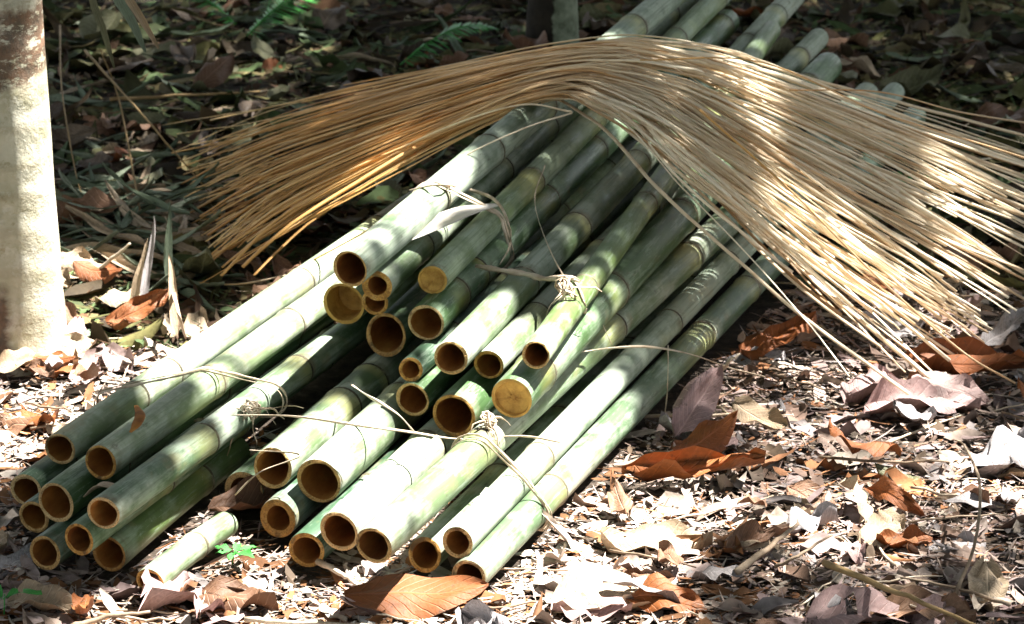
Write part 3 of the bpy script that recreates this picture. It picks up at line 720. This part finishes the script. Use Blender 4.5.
for (u, v, k, sz, a, tx, ty) in ((62, 352, 'tan', .09, 20, 35, 0), (40, 362, 'rust', .10, -10, 30, 10), (15, 368, 'tan', .11, 40, 25, 0), (75, 340, 'mauve', .08, 80, 20, -35), (72, 325, 'brown', .10, 120, 10, -30), (2, 362, 'mauve', .09, 0, 30, 0), (55, 366, 'grey', .07, 60, 20, 0), (30, 372, 'brown', .08, -30, 15, 0)):
    x, y = ground_uv(u, v); put_leaf(k, x, y, sz, rad(a), rad(tx), rad(ty), .03, '%s dry leaf propped against the foot of the pale trunk' % WORD[k], grp='leaves banked at the trunk foot')
# scattered single leaves
def in_view(x, y, m=0): return abs(x) < .137*y+.03+m
cnt = 0
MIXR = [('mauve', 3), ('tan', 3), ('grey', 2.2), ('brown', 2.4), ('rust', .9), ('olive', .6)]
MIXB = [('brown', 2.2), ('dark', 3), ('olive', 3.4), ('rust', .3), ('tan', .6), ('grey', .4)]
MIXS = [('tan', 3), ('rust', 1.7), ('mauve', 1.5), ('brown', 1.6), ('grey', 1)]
def pick(mx):
    t = R.uniform(0, sum(w_ for _, w_ in mx))
    for k, w_ in mx:
        t -= w_
        if t <= 0: return k
    return mx[0][0]
tries = 0
while cnt < 235 and tries < 9000:
    tries += 1
    v = R.uniform(0, 660); u = R.uniform(-60, 1084); p = at(u, v, 0); x, y = p.x, p.y
    back = y > 6.3
    if not back and R.random() < .42: continue
    if not pile_clear(x, y, .02): continue
    if math.hypot(x-at(8, 350).x, y-at(8, 350).y) < .12: continue
    left = u < 330
    if ((u-405)/110)**2+((v-600)/45)**2 < 1: continue
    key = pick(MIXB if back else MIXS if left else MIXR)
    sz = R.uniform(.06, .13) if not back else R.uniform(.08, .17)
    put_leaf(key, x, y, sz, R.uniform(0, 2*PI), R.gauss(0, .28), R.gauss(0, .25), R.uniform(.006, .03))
    cnt += 1
# heap of narrow bamboo leaves behind the trunk
for i in range(190):
    u = R.gauss(135, 62); v = R.gauss(228, 36)
    if i % 5 == 0: u = R.uniform(60, 500); v = R.uniform(20, 200)
    if i % 17 == 0: u = R.uniform(600, 1024); v = R.uniform(30, 180)
    if u < 55 or v < 5: continue
    x, y = ground_uv(u, v)
    if not pile_clear(x, y): continue
    hgt = .05*math.exp(-((u-135)/70)**2-((v-228)/40)**2)
    put_leaf('sage' if R.random() < .8 else 'strawleaf', x, y, R.uniform(.12, .26), R.gauss(.2, .8)+(PI if R.random() < .5 else 0), R.gauss(0, .4), R.gauss(0, .16), R.uniform(.008, .02)+hgt*R.random(), name='bamboo_leaf', grp='fallen bamboo leaves')
for (u, v, s, a, tx, ty, k) in ((150, 300, .16, 80, 0, -50, 'greyblade'), (172, 290, .17, 100, 10, -60, 'sage'), (138, 312, .14, 70, 0, -65, 'strawleaf'), (176, 330, .15, 105, 0, -55, 'strawleaf')):
    x, y = ground_uv(u, v); put_leaf(k, x, y, s, rad(a), rad(tx), rad(ty), .06, 'narrow %s blade standing up in the litter right of the trunk' % WORD[k], name='bamboo_leaf', grp='upright blades by the trunk')

# twigs
def twig(pix, r, label, mat='twig', n=14, grp='twigs on the ground', name='twig', cat='twig'):
    P = [at(u, v, z) for u, v, z in pix]; P = [Vector((p.x, p.y, p.z+gh(p.x, p.y)+.01)) for p in P]
    c = P[0].copy(); mb = MB(); sp = spline([p-c for p in P], n)
    sp = [s+Vector((0, 0, .004*noise.noise((i*.7, r*999, 0)))) for i, s in enumerate(sp)]
    tube(mb, sp, [r*(1-.55*i/(n-1)) for i in range(n)], 6, .9)
    return tag(link(name, mb.mesh(name, M[mat]), None, c), label, cat, grp)
twig([(736, 572, .01), (770, 545, .03), (798, 522, .03)], .006, 'thick bare twig crossing right foreground litter')
twig([(775, 565, .01), (800, 552, .03), (832, 533, .03)], .0035, 'thinner twig beside the thick one in the right foreground')
twig([(825, 560, .02), (890, 585, .05), (985, 624, .05)], .006, 'long olive stem leaning towards the bottom right corner', 'weed')
twig([(955, 590, .01), (975, 540, .06), (980, 480, .10), (965, 440, .09), (955, 432, .06)], .003, 'thin arching green grey stalk at right')
twig([(720, 370, .02), (730, 360, .05), (740, 353, .06)], .0045, 'short pale cut straw by the rightmost poles', 'raffia')
twig([(318, 560, .02), (338, 570, .02), (358, 583, .01)], .0055, 'short pale stick in front of the lowest middle pole', 'raffia')
twig([(245, 615, .01), (320, 620, .015), (400, 624, .01)], .005, 'pale stick along the bottom edge under the rust leaf', 'raffia')
twig([(70, 624, .01), (110, 612, .02), (150, 608, .02)], .005, 'light brown stick at the bottom left')
twig([(95, 270, .02), (112, 256, .05), (130, 242, .08)], .005, 'pink cream stick poking up right of trunk', 'raffia')
twig([(170, 275, .02), (176, 300, .08), (186, 335, .02)], .005, 'white sunlit stick leaning near the left poles', 'raffia')
twig([(60, 25, .10), (62, 90, .12), (78, 180, .03), (88, 195, .01)], .002, 'thin stem drooping beside the pale trunk', 'weed')
twig([(140, 210, .02), (120, 100, .14), (100, 45, .25)], .0022, 'thin dry stem rising by the trunk', 'weed')
twig([(85, 50, .20), (150, 120, .15), (215, 195, .02)], .0028, 'thin tan stem slanting down right of the trunk', 'weed')
twig([(165, 190, .01), (173, 230, .01), (165, 215, .05)], .0022, 'small upright stalk in the bamboo leaf heap', 'raffia')
twig([(110, 95, .04), (180, 92, .03), (260, 90, .02)], .005, 'tan stick lying level in the back left', 'weed')
twig([(1010, 600, .01), (960, 585, .01), (900, 575, .02)], .0035, 'grey twig flat on the litter at bottom right')
twig([(915, 285, .01), (950, 292, .02), (1010, 300, .02)], .003, 'thin twig behind the right fan of strips')
TW = random.Random(5)
tc_ = 0
while tc_ < 75:
    v = TW.uniform(380, 640) if TW.random() < .6 else TW.uniform(0, 380); u = TW.uniform(-20, 1044)
    p = at(u, v, 0)
    if not pile_clear(p.x, p.y, .03): continue
    L = TW.uniform(.06, .22); a = TW.gauss(0, .7); c = Vector((p.x, p.y, gh(p.x, p.y)+TW.uniform(.006, .022))); mb = MB()
    sp = [Vector((math.cos(a)*L*(t/6-.5), math.sin(a)*L*(t/6-.5)+TW.uniform(-.004, .004), TW.uniform(-.003, .004))) for t in range(7)]
    r = TW.uniform(.0012, .0032); tube(mb, sp, [r*(1-.4*t/6) for t in range(7)], 5)
    nm = 'twig'; tag(link(nm, mb.mesh(nm, M['twig' if TW.random() < .6 else 'raffia']), None, c), '%s dry twig %s' % ('thick' if r > .0024 else 'thin', region(p.x, p.y)), 'twig', 'twigs on the ground'); tc_ += 1

# fine litter nobody could count
LR = random.Random(99)
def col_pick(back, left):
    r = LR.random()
    if left and not back and LR.random() < .8: L_ = [(.58, .48, .40), (.52, .40, .33), (.60, .52, .45), (.44, .33, .26), (.55, .42, .38), (.30, .13, .05), (.22, .10, .04)]  # paler list where sun patches land, sunlight painted into the litter colour
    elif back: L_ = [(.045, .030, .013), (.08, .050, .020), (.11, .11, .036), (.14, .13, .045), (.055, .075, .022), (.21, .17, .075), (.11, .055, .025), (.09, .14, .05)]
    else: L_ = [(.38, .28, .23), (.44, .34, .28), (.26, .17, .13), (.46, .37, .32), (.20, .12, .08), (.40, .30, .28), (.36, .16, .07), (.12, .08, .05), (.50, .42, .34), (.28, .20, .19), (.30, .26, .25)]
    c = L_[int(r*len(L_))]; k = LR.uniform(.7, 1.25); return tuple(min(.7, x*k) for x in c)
mb = MB()
def chip(x, y, s, asp, col, lift):
    a = LR.uniform(0, 2*PI); tx, ty = LR.gauss(0, .24), LR.gauss(0, .24); z = gh(x, y)+lift; ca, sa = math.cos(a), math.sin(a); vs = []
    bend = LR.uniform(-.3, .3)
    P = [(-1, 0), (-.4, .8), (.35, LR.uniform(.6, 1.1)), (1, LR.uniform(-.4, .4)), (.3, -LR.uniform(.5, 1.0)), (-.5, -LR.uniform(.5, .9))]
    for px_, py_ in P:
        lx, ly = px_*s/2, py_*s*asp/2
        vs.append((x+lx*ca-ly*sa, y+lx*sa+ly*ca, max(gh(x, y)-.002, z+lx*tx*.8+ly*ty+bend*(px_*px_)*s*.25)))
    mb.add(vs, [(0, 1, 2, 5), (5, 2, 3, 4)], col=[col]*6)
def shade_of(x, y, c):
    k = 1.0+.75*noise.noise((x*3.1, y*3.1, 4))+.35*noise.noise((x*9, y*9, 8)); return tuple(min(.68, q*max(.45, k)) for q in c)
def litter_ok(x, y):
    for p in POLES:
        if p.z > .036: continue
        t = (y-p.a.y)/p.d.y
        if -.01 < t < p.L+.01 and abs(x-p.a.x-p.d.x*t) < p.r*.8: return False
    return y < 5.6 or pile_clear(x, y, 0)
n = 0
for i in range(90000):
    # sample in the picture's plane, then a wider border for other viewpoints
    if i % 9: u, v = LR.uniform(-140, 1164), LR.uniform(-40, 700); p = at(u, v, 0)
    else: p = Vector((LR.uniform(-3, 3), LR.uniform(3.2, 10), 0))
    x, y = p.x, p.y
    if not litter_ok(x, y): continue
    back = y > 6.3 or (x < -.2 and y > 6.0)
    t = LR.random()
    if t < .60: s, asp = LR.uniform(.004, .013), LR.uniform(.3, .9)
    elif t < .70: s, asp = LR.uniform(.013, .03), LR.uniform(.3, .8)
    elif t < .97: s, asp = LR.uniform(.02, .075), LR.uniform(.03, .09)
    else: s, asp = LR.uniform(.04, .08), LR.uniform(.2, .45)
    if back: s *= 1.45
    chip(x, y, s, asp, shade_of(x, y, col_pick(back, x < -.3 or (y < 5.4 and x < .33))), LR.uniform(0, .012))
    n += 1
tag(link('leaf_litter', mb.mesh('leaf_litter', M['litter'], False)), 'fine crumbled leaf litter covering the forest floor', 'litter', kind='stuff')
# mid-size crumpled leaves under the single ones
mb = MB()
for i in range(6200):
    if i % 3: u, v = LR.uniform(-200, 1224), LR.uniform(-60, 700); p = at(u, v, 0)
    else: p = Vector((LR.uniform(-3, 3), LR.uniform(3.2, 10), 0))
    x, y = p.x, p.y
    if y < 6.2 and LR.random() < .45: continue
    if not litter_ok(x, y) or (5.0 < y < 5.6 and not pile_clear(x, y, .01)): continue
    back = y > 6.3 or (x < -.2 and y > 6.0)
    lance = LR.random() < (.45 if back else .22)
    L = LR.uniform(.035, .10) if not back else LR.uniform(.06, .15)
    vs, fs, uv = leaf_geo(L=L*(1.6 if lance else 1), Wd=L*(LR.uniform(.12, .2)*1.5 if lance else LR.uniform(.35, .6)), curl=LR.uniform(-1.1, .9), fold=LR.uniform(-.3, .4), wave=LR.uniform(.2, .7), seed=i, nl=6, nw=4, side=LR.uniform(-.4, .5), shape='lance' if lance else 'ovate')
    mt = Matrix.Translation((x, y, gh(x, y)+LR.uniform(.002, .012)))@Matrix.Rotation(LR.uniform(0, 6.3), 4, 'Z')@Matrix.Rotation(LR.gauss(0, .2), 4, 'X')@Matrix.Rotation(LR.gauss(0, .15), 4, 'Y')
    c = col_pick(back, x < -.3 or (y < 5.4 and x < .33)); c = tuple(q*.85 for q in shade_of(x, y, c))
    mb.add([mt@Vector(v) for v in vs], fs, col=[c]*len(vs))
tag(link('leaf_litter', mb.mesh('leaf_litter', M['litter'])), 'layer of small crumpled dead leaves under the larger single leaves', 'litter', kind='stuff')

# ---------------------------------------------------------------- green sprigs
def fern(u, v, size, deg, label, z=.02):
    x, y = ground_uv(u, v); root = link('fern_sprig', None, None, (x, y, gh(x, y)+z)); tag(root, label, 'fern'); root.rotation_euler = (0, 0, rad(deg))
    mb = MB(); st = [Vector((t/10*size, 0, .35*size*math.sin(t/10*2.2))) for t in range(11)]; tube(mb, st, [.0018*(1-.06*i) for i in range(11)], 5)
    link('stem', mb.mesh('stem', LEAFM['fern']), root)
    RN = random.Random(int(u))
    mb = MB()
    for t in range(2, 40):
        f = t/40; c = spline(st, 41)[t]; ln = size*.26*math.sin(PI*min(1, f*.85+.15))
        for s in (-1, 1):
            d = Vector((.45, s, -.15+RN.uniform(-.2, .2))).normalized(); w_ = Vector((1, 0, 0))*size*.013
            e = c+d*ln
            mb.add([c-w_, c+w_, c+d*ln*.6+w_*1.1, e, c+d*ln*.6-w_*.8], [(0, 1, 2, 4), (4, 2, 3)], uv=[(.3, .1), (.7, .1), (.7, .6), (.5, 1), (.3, .6)])
    link('frond', mb.mesh('frond', LEAFM['fern']), root)
fern(245, 42, .24, 35, 'bright green fern sprig at the back left')
fern(235, 28, .15, 150, 'small fern sprig half lost in shade at back left')
fern(400, 64, .22, 15, 'blue green fern frond behind the arched cane bundle')
fern(265, 25, .12, 80, 'upright tiny fern sprig beside the bright green one')
# seedling by the middle bundle
x, y = ground_uv(232, 562); root = link('seedling', None, None, (x, y, gh(x, y)+.01)); tag(root, 'tiny bright green seedling with lobed leaves before the middle bundle', 'seedling')
mb = MB(); tube(mb, [(0, 0, 0), (.002, 0, .012), (.004, -.002, .022)], .0012, 5); link('stem', mb.mesh('stem', LEAFM['fern']), root)
for k, (a, l) in enumerate(((20, .034), (80, .028), (150, .032), (200, .026), (-40, .036), (-100, .03))):
    me = leaf_mesh('leaflet', LEAFM['fern'], L=1.0, Wd=.42, curl=-.6, fold=.3, wave=.3, seed=k+60, nl=8, nw=4)
    o = link('leaflet', me, root, (.004+.45*l*math.cos(rad(a)),   .45*l*math.sin(rad(a)), .022)); o.rotation_euler = (0, -.15, rad(a)); o.scale = (l, l, l)
for (u, v, s) in ((4, 612, .05), (905, 190, .05)):
    x, y = ground_uv(u, v); root = link('seedling', None, None, (x, y, gh(x, y)+.01)); tag(root, 'green seedling at the bottom left edge of the litter' if u < 50 else 'dim green seedling behind the right fan of cane strips', 'seedling')
    mb = MB(); tube(mb, [(0, 0, 0), (.002, 0, s*.6)], .001, 5); link('stem', mb.mesh('stem', LEAFM['fern']), root)
    for a in (10, 130, 250):
        o = link('leaflet', me, root, (.4*s*math.cos(rad(a)), .4*s*math.sin(rad(a)), s*.6)); o.rotation_euler = (0, -.2, rad(a)); o.scale = (s, s, s)

# ---------------------------------------------------------------- trees
def m_bark():
    s = NT('palm_bark', .85); tc = s.n('ShaderNodeTexCoord'); v = tc.outputs['Object']
    sp = s.n('ShaderNodeSeparateXYZ'); s.l(v, sp.inputs[0])
    n = s.noise(v, 9, 5, .65); c = s.ramp(n, [(.3, (.33, .31, .20)), (.5, (.50, .47, .36)), (.7, (.60, .57, .48))])
    rg = s.n('ShaderNodeTexWave', wave_type='BANDS', bands_direction='Z'); rg.inputs['Scale'].default_value = 5; rg.inputs['Distortion'].default_value = 5; rg.inputs['Detail'].default_value = 3
    s.l(v, rg.inputs['Vector']); c = s.mix(s.ramp(rg.outputs['Fac'], [(.80, 0.0), (.97, .28)]), c, (.28, .22, .14))
    # rusty flaked zone high on the stem and a patch low on the left
    hz = s.ramp(s.math('ADD', sp.outputs[2], s.math('MULTIPLY', s.math('SUBTRACT', n, .5), .22)), [(.455, 0.0), (.485, 1.0), (.60, 1.0), (.62, .3)])
    b = s.noise(v, 26, 5, .75, (1, 1, 2.2)); bf = s.math('MULTIPLY', hz, s.ramp(b, [(.40, 0.0), (.47, 1.0)]))
    lowz = s.ramp(s.math('ADD', sp.outputs[2], s.math('MULTIPLY', s.math('SUBTRACT', n, .5), .10)), [(.0, 1.0), (.12, 1.0), (.15, 0.0)])
    lx = s.ramp(s.math('ADD', sp.outputs[0], s.math('MULTIPLY', s.math('SUBTRACT', b, .5), .03)), [(0.0, 1.0), (.014, 0.0)])
    bf = s.math('MAXIMUM', bf, s.math('MULTIPLY', lowz, lx))
    li = s.noise(v, 17, 6, .75); c = s.mix(s.ramp(li, [(.54, 0.0), (.60, .45)]), c, (.66, .64, .56))
    mo = s.noise(v, 7, 5, .7); c = s.mix(s.ramp(mo, [(.52, 0.0), (.66, .5)]), c, (.27, .26, .13))
    g = s.noise(v, 40, 4, .7); c = s.mix(s.ramp(g, [(.6, 0.0), (.7, .6)]), c, (.24, .20, .10))
    c = s.mix(s.math('MULTIPLY', bf, .85), c, s.ramp(s.noise(v, 50, 4, .7), [(.35, (.045, .020, .012)), (.65, (.14, .055, .025))]))
    s.base(c); s.bump(s.math('ADD', s.noise(v, 70, 5, .7), s.math('MULTIPLY', rg.outputs['Fac'], .6)), .6, .006); return s.m
M['bark'] = m_bark()
def m_bark2():
    s = NT('mossy_bark', .9); tc = s.n('ShaderNodeTexCoord'); v = tc.outputs['Object']
    sp = s.n('ShaderNodeSeparateXYZ'); s.l(v, sp.inputs[0])
    n = s.noise(v, 22, 5, .7); g = s.ramp(n, [(.35, (.10, .12, .075)), (.6, (.26, .30, .21)), (.75, (.34, .37, .29))])
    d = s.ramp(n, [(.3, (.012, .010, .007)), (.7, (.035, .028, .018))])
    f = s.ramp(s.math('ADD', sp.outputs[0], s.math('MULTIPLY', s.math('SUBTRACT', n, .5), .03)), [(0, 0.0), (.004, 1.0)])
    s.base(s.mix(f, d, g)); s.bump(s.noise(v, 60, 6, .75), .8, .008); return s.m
M['bark2'] = m_bark2()
M['canopy'] = m_simple('canopy_leaf', [(.3, (.04, .09, .02)), (.7, (.08, .15, .04))], 3, None, .5, .2, 50)
def trunk(base, r0, r1, hgt, lean, mat, seed, limbs):
    root = link('tree', None, None, base); mb = MB(); n = 22; N = 46
    def cen(z): return Vector((lean[0]*z, lean[1]*z, z))
    vs = []
    for i in range(N+1):
        t = i/N; z = hgt*t**1.8; r = r1+(r0-r1)*math.exp(-z*.6)+.016*math.exp(-z/.09)+.012*math.exp(-z/.03); c = cen(z)
        for k in range(n):
            th = 2*PI*k/n; rr_ = r*(1+.05*noise.noise((math.cos(th)*1.5, math.sin(th)*1.5, z*4+seed))+.012*math.sin(z*70))
            vs.append((c.x+rr_*math.cos(th), c.y+rr_*math.sin(th), z-.03))
    mb.add(vs, [(i*n+k, i*n+(k+1) % n, (i+1)*n+(k+1) % n, (i+1)*n+k) for i in range(N) for k in range(n)])
    link('trunk', mb.mesh('trunk', mat), root)
    for (z0, tip) in limbs:
        a = cen(z0); b = Vector(tip)-Vector(base); m_ = (a+b)/2+Vector((0, 0, .35)); mb = MB(); tube(mb, spline([a, a+(m_-a)*.5+Vector((0, 0, .1)), m_, b], 14), [r1*.7*(1-.06*i) for i in range(14)], 8)
        link('limb', mb.mesh('limb', mat), root)
    return root
tb = at(13, 344, 0)
T1 = trunk((tb.x, tb.y, gh(tb.x, tb.y)), .086, .080, 6.2, (-.022, .0), M['bark'], 1,
           [(3.6, (2.6, 5.2, 4.6)), (4.2, (1.2, 7.6, 5.0)), (4.6, (.9, 4.2, 5.3)), (4.0, (-1.8, 7.4, 4.9)), (5.0, (3.4, 7.0, 5.6))])
tag(T1, 'pale smooth trunk with rusty bark patches at the left edge', 'tree')
t2 = at(552, 48, 0)
T2 = trunk((t2.x, t2.y, gh(t2.x, t2.y)), .050, .045, 6.4, (.01, .02), M['bark2'], 2,
           [(3.8, (2.2, 8.6, 4.8)), (4.2, (3.0, 9.6, 5.2)), (4.6, (-1.2, 10.0, 5.3)), (4.3, (1.2, 11.0, 5.2))])
tag(T2, 'thin dark trunk with mossy right side, behind the cane bundle', 'tree')

# ---------------------------------------------------------------- unseen leafy roof, gaps shaped to place sun flecks, low outer leaves added for shade
def flat_at(u, v, z):
    p = at(u, v, z); k = p.z/SUN.z; return (p.x-SUN.x*k, p.y-SUN.y*k)
GAPS = []      # outline of each sun fleck where it lands
def gap(z, *pix): GAPS.append([flat_at(u, v, z) for u, v in pix])
gap(0, (-60, 330), (60, 262), (110, 275), (150, 330), (215, 345), (165, 372), (120, 395), (60, 425), (20, 470), (-60, 500))
gap(.11, (150, 385), (160, 345), (240, 262), (350, 195), (362, 235), (335, 275), (318, 300), (335, 350), (270, 405), (235, 440), (205, 410))
gap(.27, (330, 250), (372, 212), (430, 182), (455, 205), (395, 262), (360, 290))
gap(.24, (432, 345), (470, 300), (510, 285), (540, 300), (575, 280), (592, 305), (560, 350), (520, 375), (470, 372))
gap(.13, (255, 458), (300, 412), (360, 385), (405, 408), (400, 455), (330, 500), (290, 490))
gap(.12, (345, 470), (400, 455), (430, 470), (390, 520), (350, 515))
gap(.06, (360, 540), (480, 440), (560, 405), (610, 385), (640, 400), (585, 480), (500, 590), (430, 575))
gap(.0, (380, 650), (430, 595), (500, 590), (560, 520), (630, 488), (700, 505), (690, 560), (660, 590), (620, 650))
gap(.0, (630, 480), (700, 465), (760, 470), (745, 520), (700, 515))
gap(.0, (150, 545), (200, 530), (215, 550), (170, 575))
gap(.0, (90, 600), (150, 585), (330, 590), (350, 640), (60, 650))
def flat(x, y, z): return (x-SUN.x/SUN.z*z, y-SUN.y/SUN.z*z)
GAPS.append([flat(tb.x+.0, tb.y-.12, 0), flat(tb.x+.18, tb.y-.12, 0), flat(tb.x+.18, tb.y+.12, 0), flat(tb.x+.18, tb.y+.12, .42), flat(tb.x+.0, tb.y+.1, .42), flat(tb.x+.0, tb.y-.12, .42)])
gap(.12, (900, 290), (960, 330), (1000, 350), (960, 360), (900, 320))
gap(.0, (840, 400), (900, 395), (905, 420), (860, 425))
gap(.0, (950, 440), (1030, 430), (1040, 510), (990, 500))
gap(.0, (790, 520), (840, 500), (860, 545), (810, 560))
def inside(x, y, poly):
    c = False; j = len(poly)-1
    for i in range(len(poly)):
        (xi, yi), (xj, yj) = poly[i], poly[j]
        if (yi > y) != (yj > y) and x < (xj-xi)*(y-yi)/(yj-yi)+xi: c = not c
        j = i
    return c
BB = [(min(p[0] for p in g), max(p[0] for p in g), min(p[1] for p in g), max(p[1] for p in g)) for g in GAPS]
def lit(x, y):
    x += .018*noise.noise((x*14, y*14, 0)); y += .03*noise.noise((x*14, y*14, 9))
    return any(b[0] <= x <= b[1] and b[2] <= y <= b[3] and inside(x, y, g) for g, b in zip(GAPS, BB))
THIN = [(1.0, [flat_at(u, v, .0) for u, v in ((690, 210), (860, 255), (880, 345), (690, 350))]),
        (.55, [flat_at(u, v, .27) for u, v in ((540, 62), (760, 78), (1060, 140), (1090, 330), (960, 390), (850, 300), (720, 160), (600, 100))]),
        (.94, [flat_at(u, v, .0) for u, v in ((600, 660), (640, 420), (760, 380), (1080, 400), (1100, 660))]),
        (.90, [flat_at(u, v, 0) for u, v in ((60, -40), (330, -40), (330, 60), (200, 200), (80, 240))])]
def keep(x, y):
    for k, g in THIN:
        if inside(x, y, g): return k
    return 1.0
CR = random.Random(3)
crown_shade_sets = [MB(), MB()]
nl = 0
for i in range(122000):
    if i < 62000:
        fx, fy = CR.uniform(-2.2, 2.2), CR.uniform(3.2, 9.6); z = CR.uniform(3.9, 5.4); s = CR.uniform(.07, .13)
        kp = keep(fx, fy)
        if kp < 1: s *= .5 if kp == .55 else .75
        if CR.random() > kp: continue
        x, y = fx+SUN.x*z/SUN.z, fy+SUN.y*z/SUN.z
    else:  # unseen foliage added around and behind the camera to block sky light
        x, y = CR.uniform(-8, 9), CR.uniform(-8, 15); s = CR.uniform(.14, .3); z = CR.uniform(4.4, 6.0)
        if y > 10.5: z = CR.uniform(1.3, 6.0)
        if y < -3: z = CR.uniform(1.0, 6.0)
        if abs(x) > 4 and y < 4: z = CR.uniform(1.6, 6.0)
        if abs(x) > 4 and y > 4: z = CR.uniform(2.2, 6.0)
        fx, fy = x-SUN.x*z/SUN.z, y-SUN.y*z/SUN.z
        if -2.1 < fx < 2.1 and 3.3 < fy < 9.5: continue
    a = CR.uniform(0, 6.3); nrm = Vector((CR.gauss(0, .5), CR.gauss(0, .5), 1)).normalized(); d = nrm.orthogonal().normalized()
    d = (d*math.cos(a)+nrm.cross(d)*math.sin(a)); e = nrm.cross(d); c = Vector((x, y, z)); w_ = s*.25
    mb = crown_shade_sets[0 if y < 7.6 else 1]; Q = [c-d*s/2, c-d*s*.1+e*w_, c+d*s/2, c-d*s*.1-e*w_]
    if i < 62000 and any(lit(q.x-SUN.x*q.z/SUN.z, q.y-SUN.y*q.z/SUN.z) for q in Q+[c]): continue
    mb.add(Q, [(0, 1, 2, 3)]); nl += 1
print('canopy leaves', nl)
for T, mb in zip((T1, T2), crown_shade_sets):
    o = Vector(T.location); mb.v = [tuple(Vector(v)-o) for v in mb.v]
    c = link('crown', mb.mesh('crown', M['canopy'], False), T)
# dry blades hanging down at the upper left
hr = at(105, -60, .75); root = link('dead_frond', None, None, hr); tag(root, 'dry pale blades hanging down beside the trunk, upper left', 'frond')
mb = MB(); tube(mb, spline([Vector((0, 0, 0)), Vector((-.06, .02, .35)), Vector((-.2, .05, 1.2)), Vector((-.12, .0, 3.0)), Vector((.1, -.1, 3.6))], 16), .004, 6); link('stalk', mb.mesh('stalk', M['weed']), root)
def hang(pts, wd, mat):
    P = [Vector(at(u, v, z)) for u, v, z in pts]
    b = Vector((hr.x, hr.y, 0))
    # all blades hang in the vertical plane through the stalk
    out = []
    for u, v, dy in pts:
        d = ray(u, v); t = (hr.y+dy)/d.y; out.append(Vector((d.x*t, d.y*t, CAMZ+d.z*t)))
    sp = spline(out, 14); m2 = MB(); vs = []; uv = []
    for i, p in enumerate(sp):
        t = i/13; w_ = wd*math.sin(PI*min(1, t*.85+.12))**.7
        for q in (-1, 0, 1): vs.append(p-hr+Vector((q*w_/2, abs(q)*-.006, 0))); uv.append(((q+1)/2, t))
    m2.add(vs, [(i*3+j, i*3+j+1, i*3+j+4, i*3+j+3) for i in range(13) for j in (0, 1)], uv=uv)
    link('blade', m2.mesh('blade', mat), root)
hang([(105, -60, 0), (92, -10, -.01), (104, 30, -.02), (115, 68, -.02)], .012, LEAFM['olive'])
hang([(105, -60, 0), (115, -10, -.02), (132, 20, -.03), (146, 52, -.04)], .018, LEAFM['greyblade'] if 'greyblade' in LEAFM else LEAFM['sage'])
hang([(105, -60, 0), (118, -20, .02), (140, 15, .02), (159, 48, .02)], .016, LEAFM['tan'])
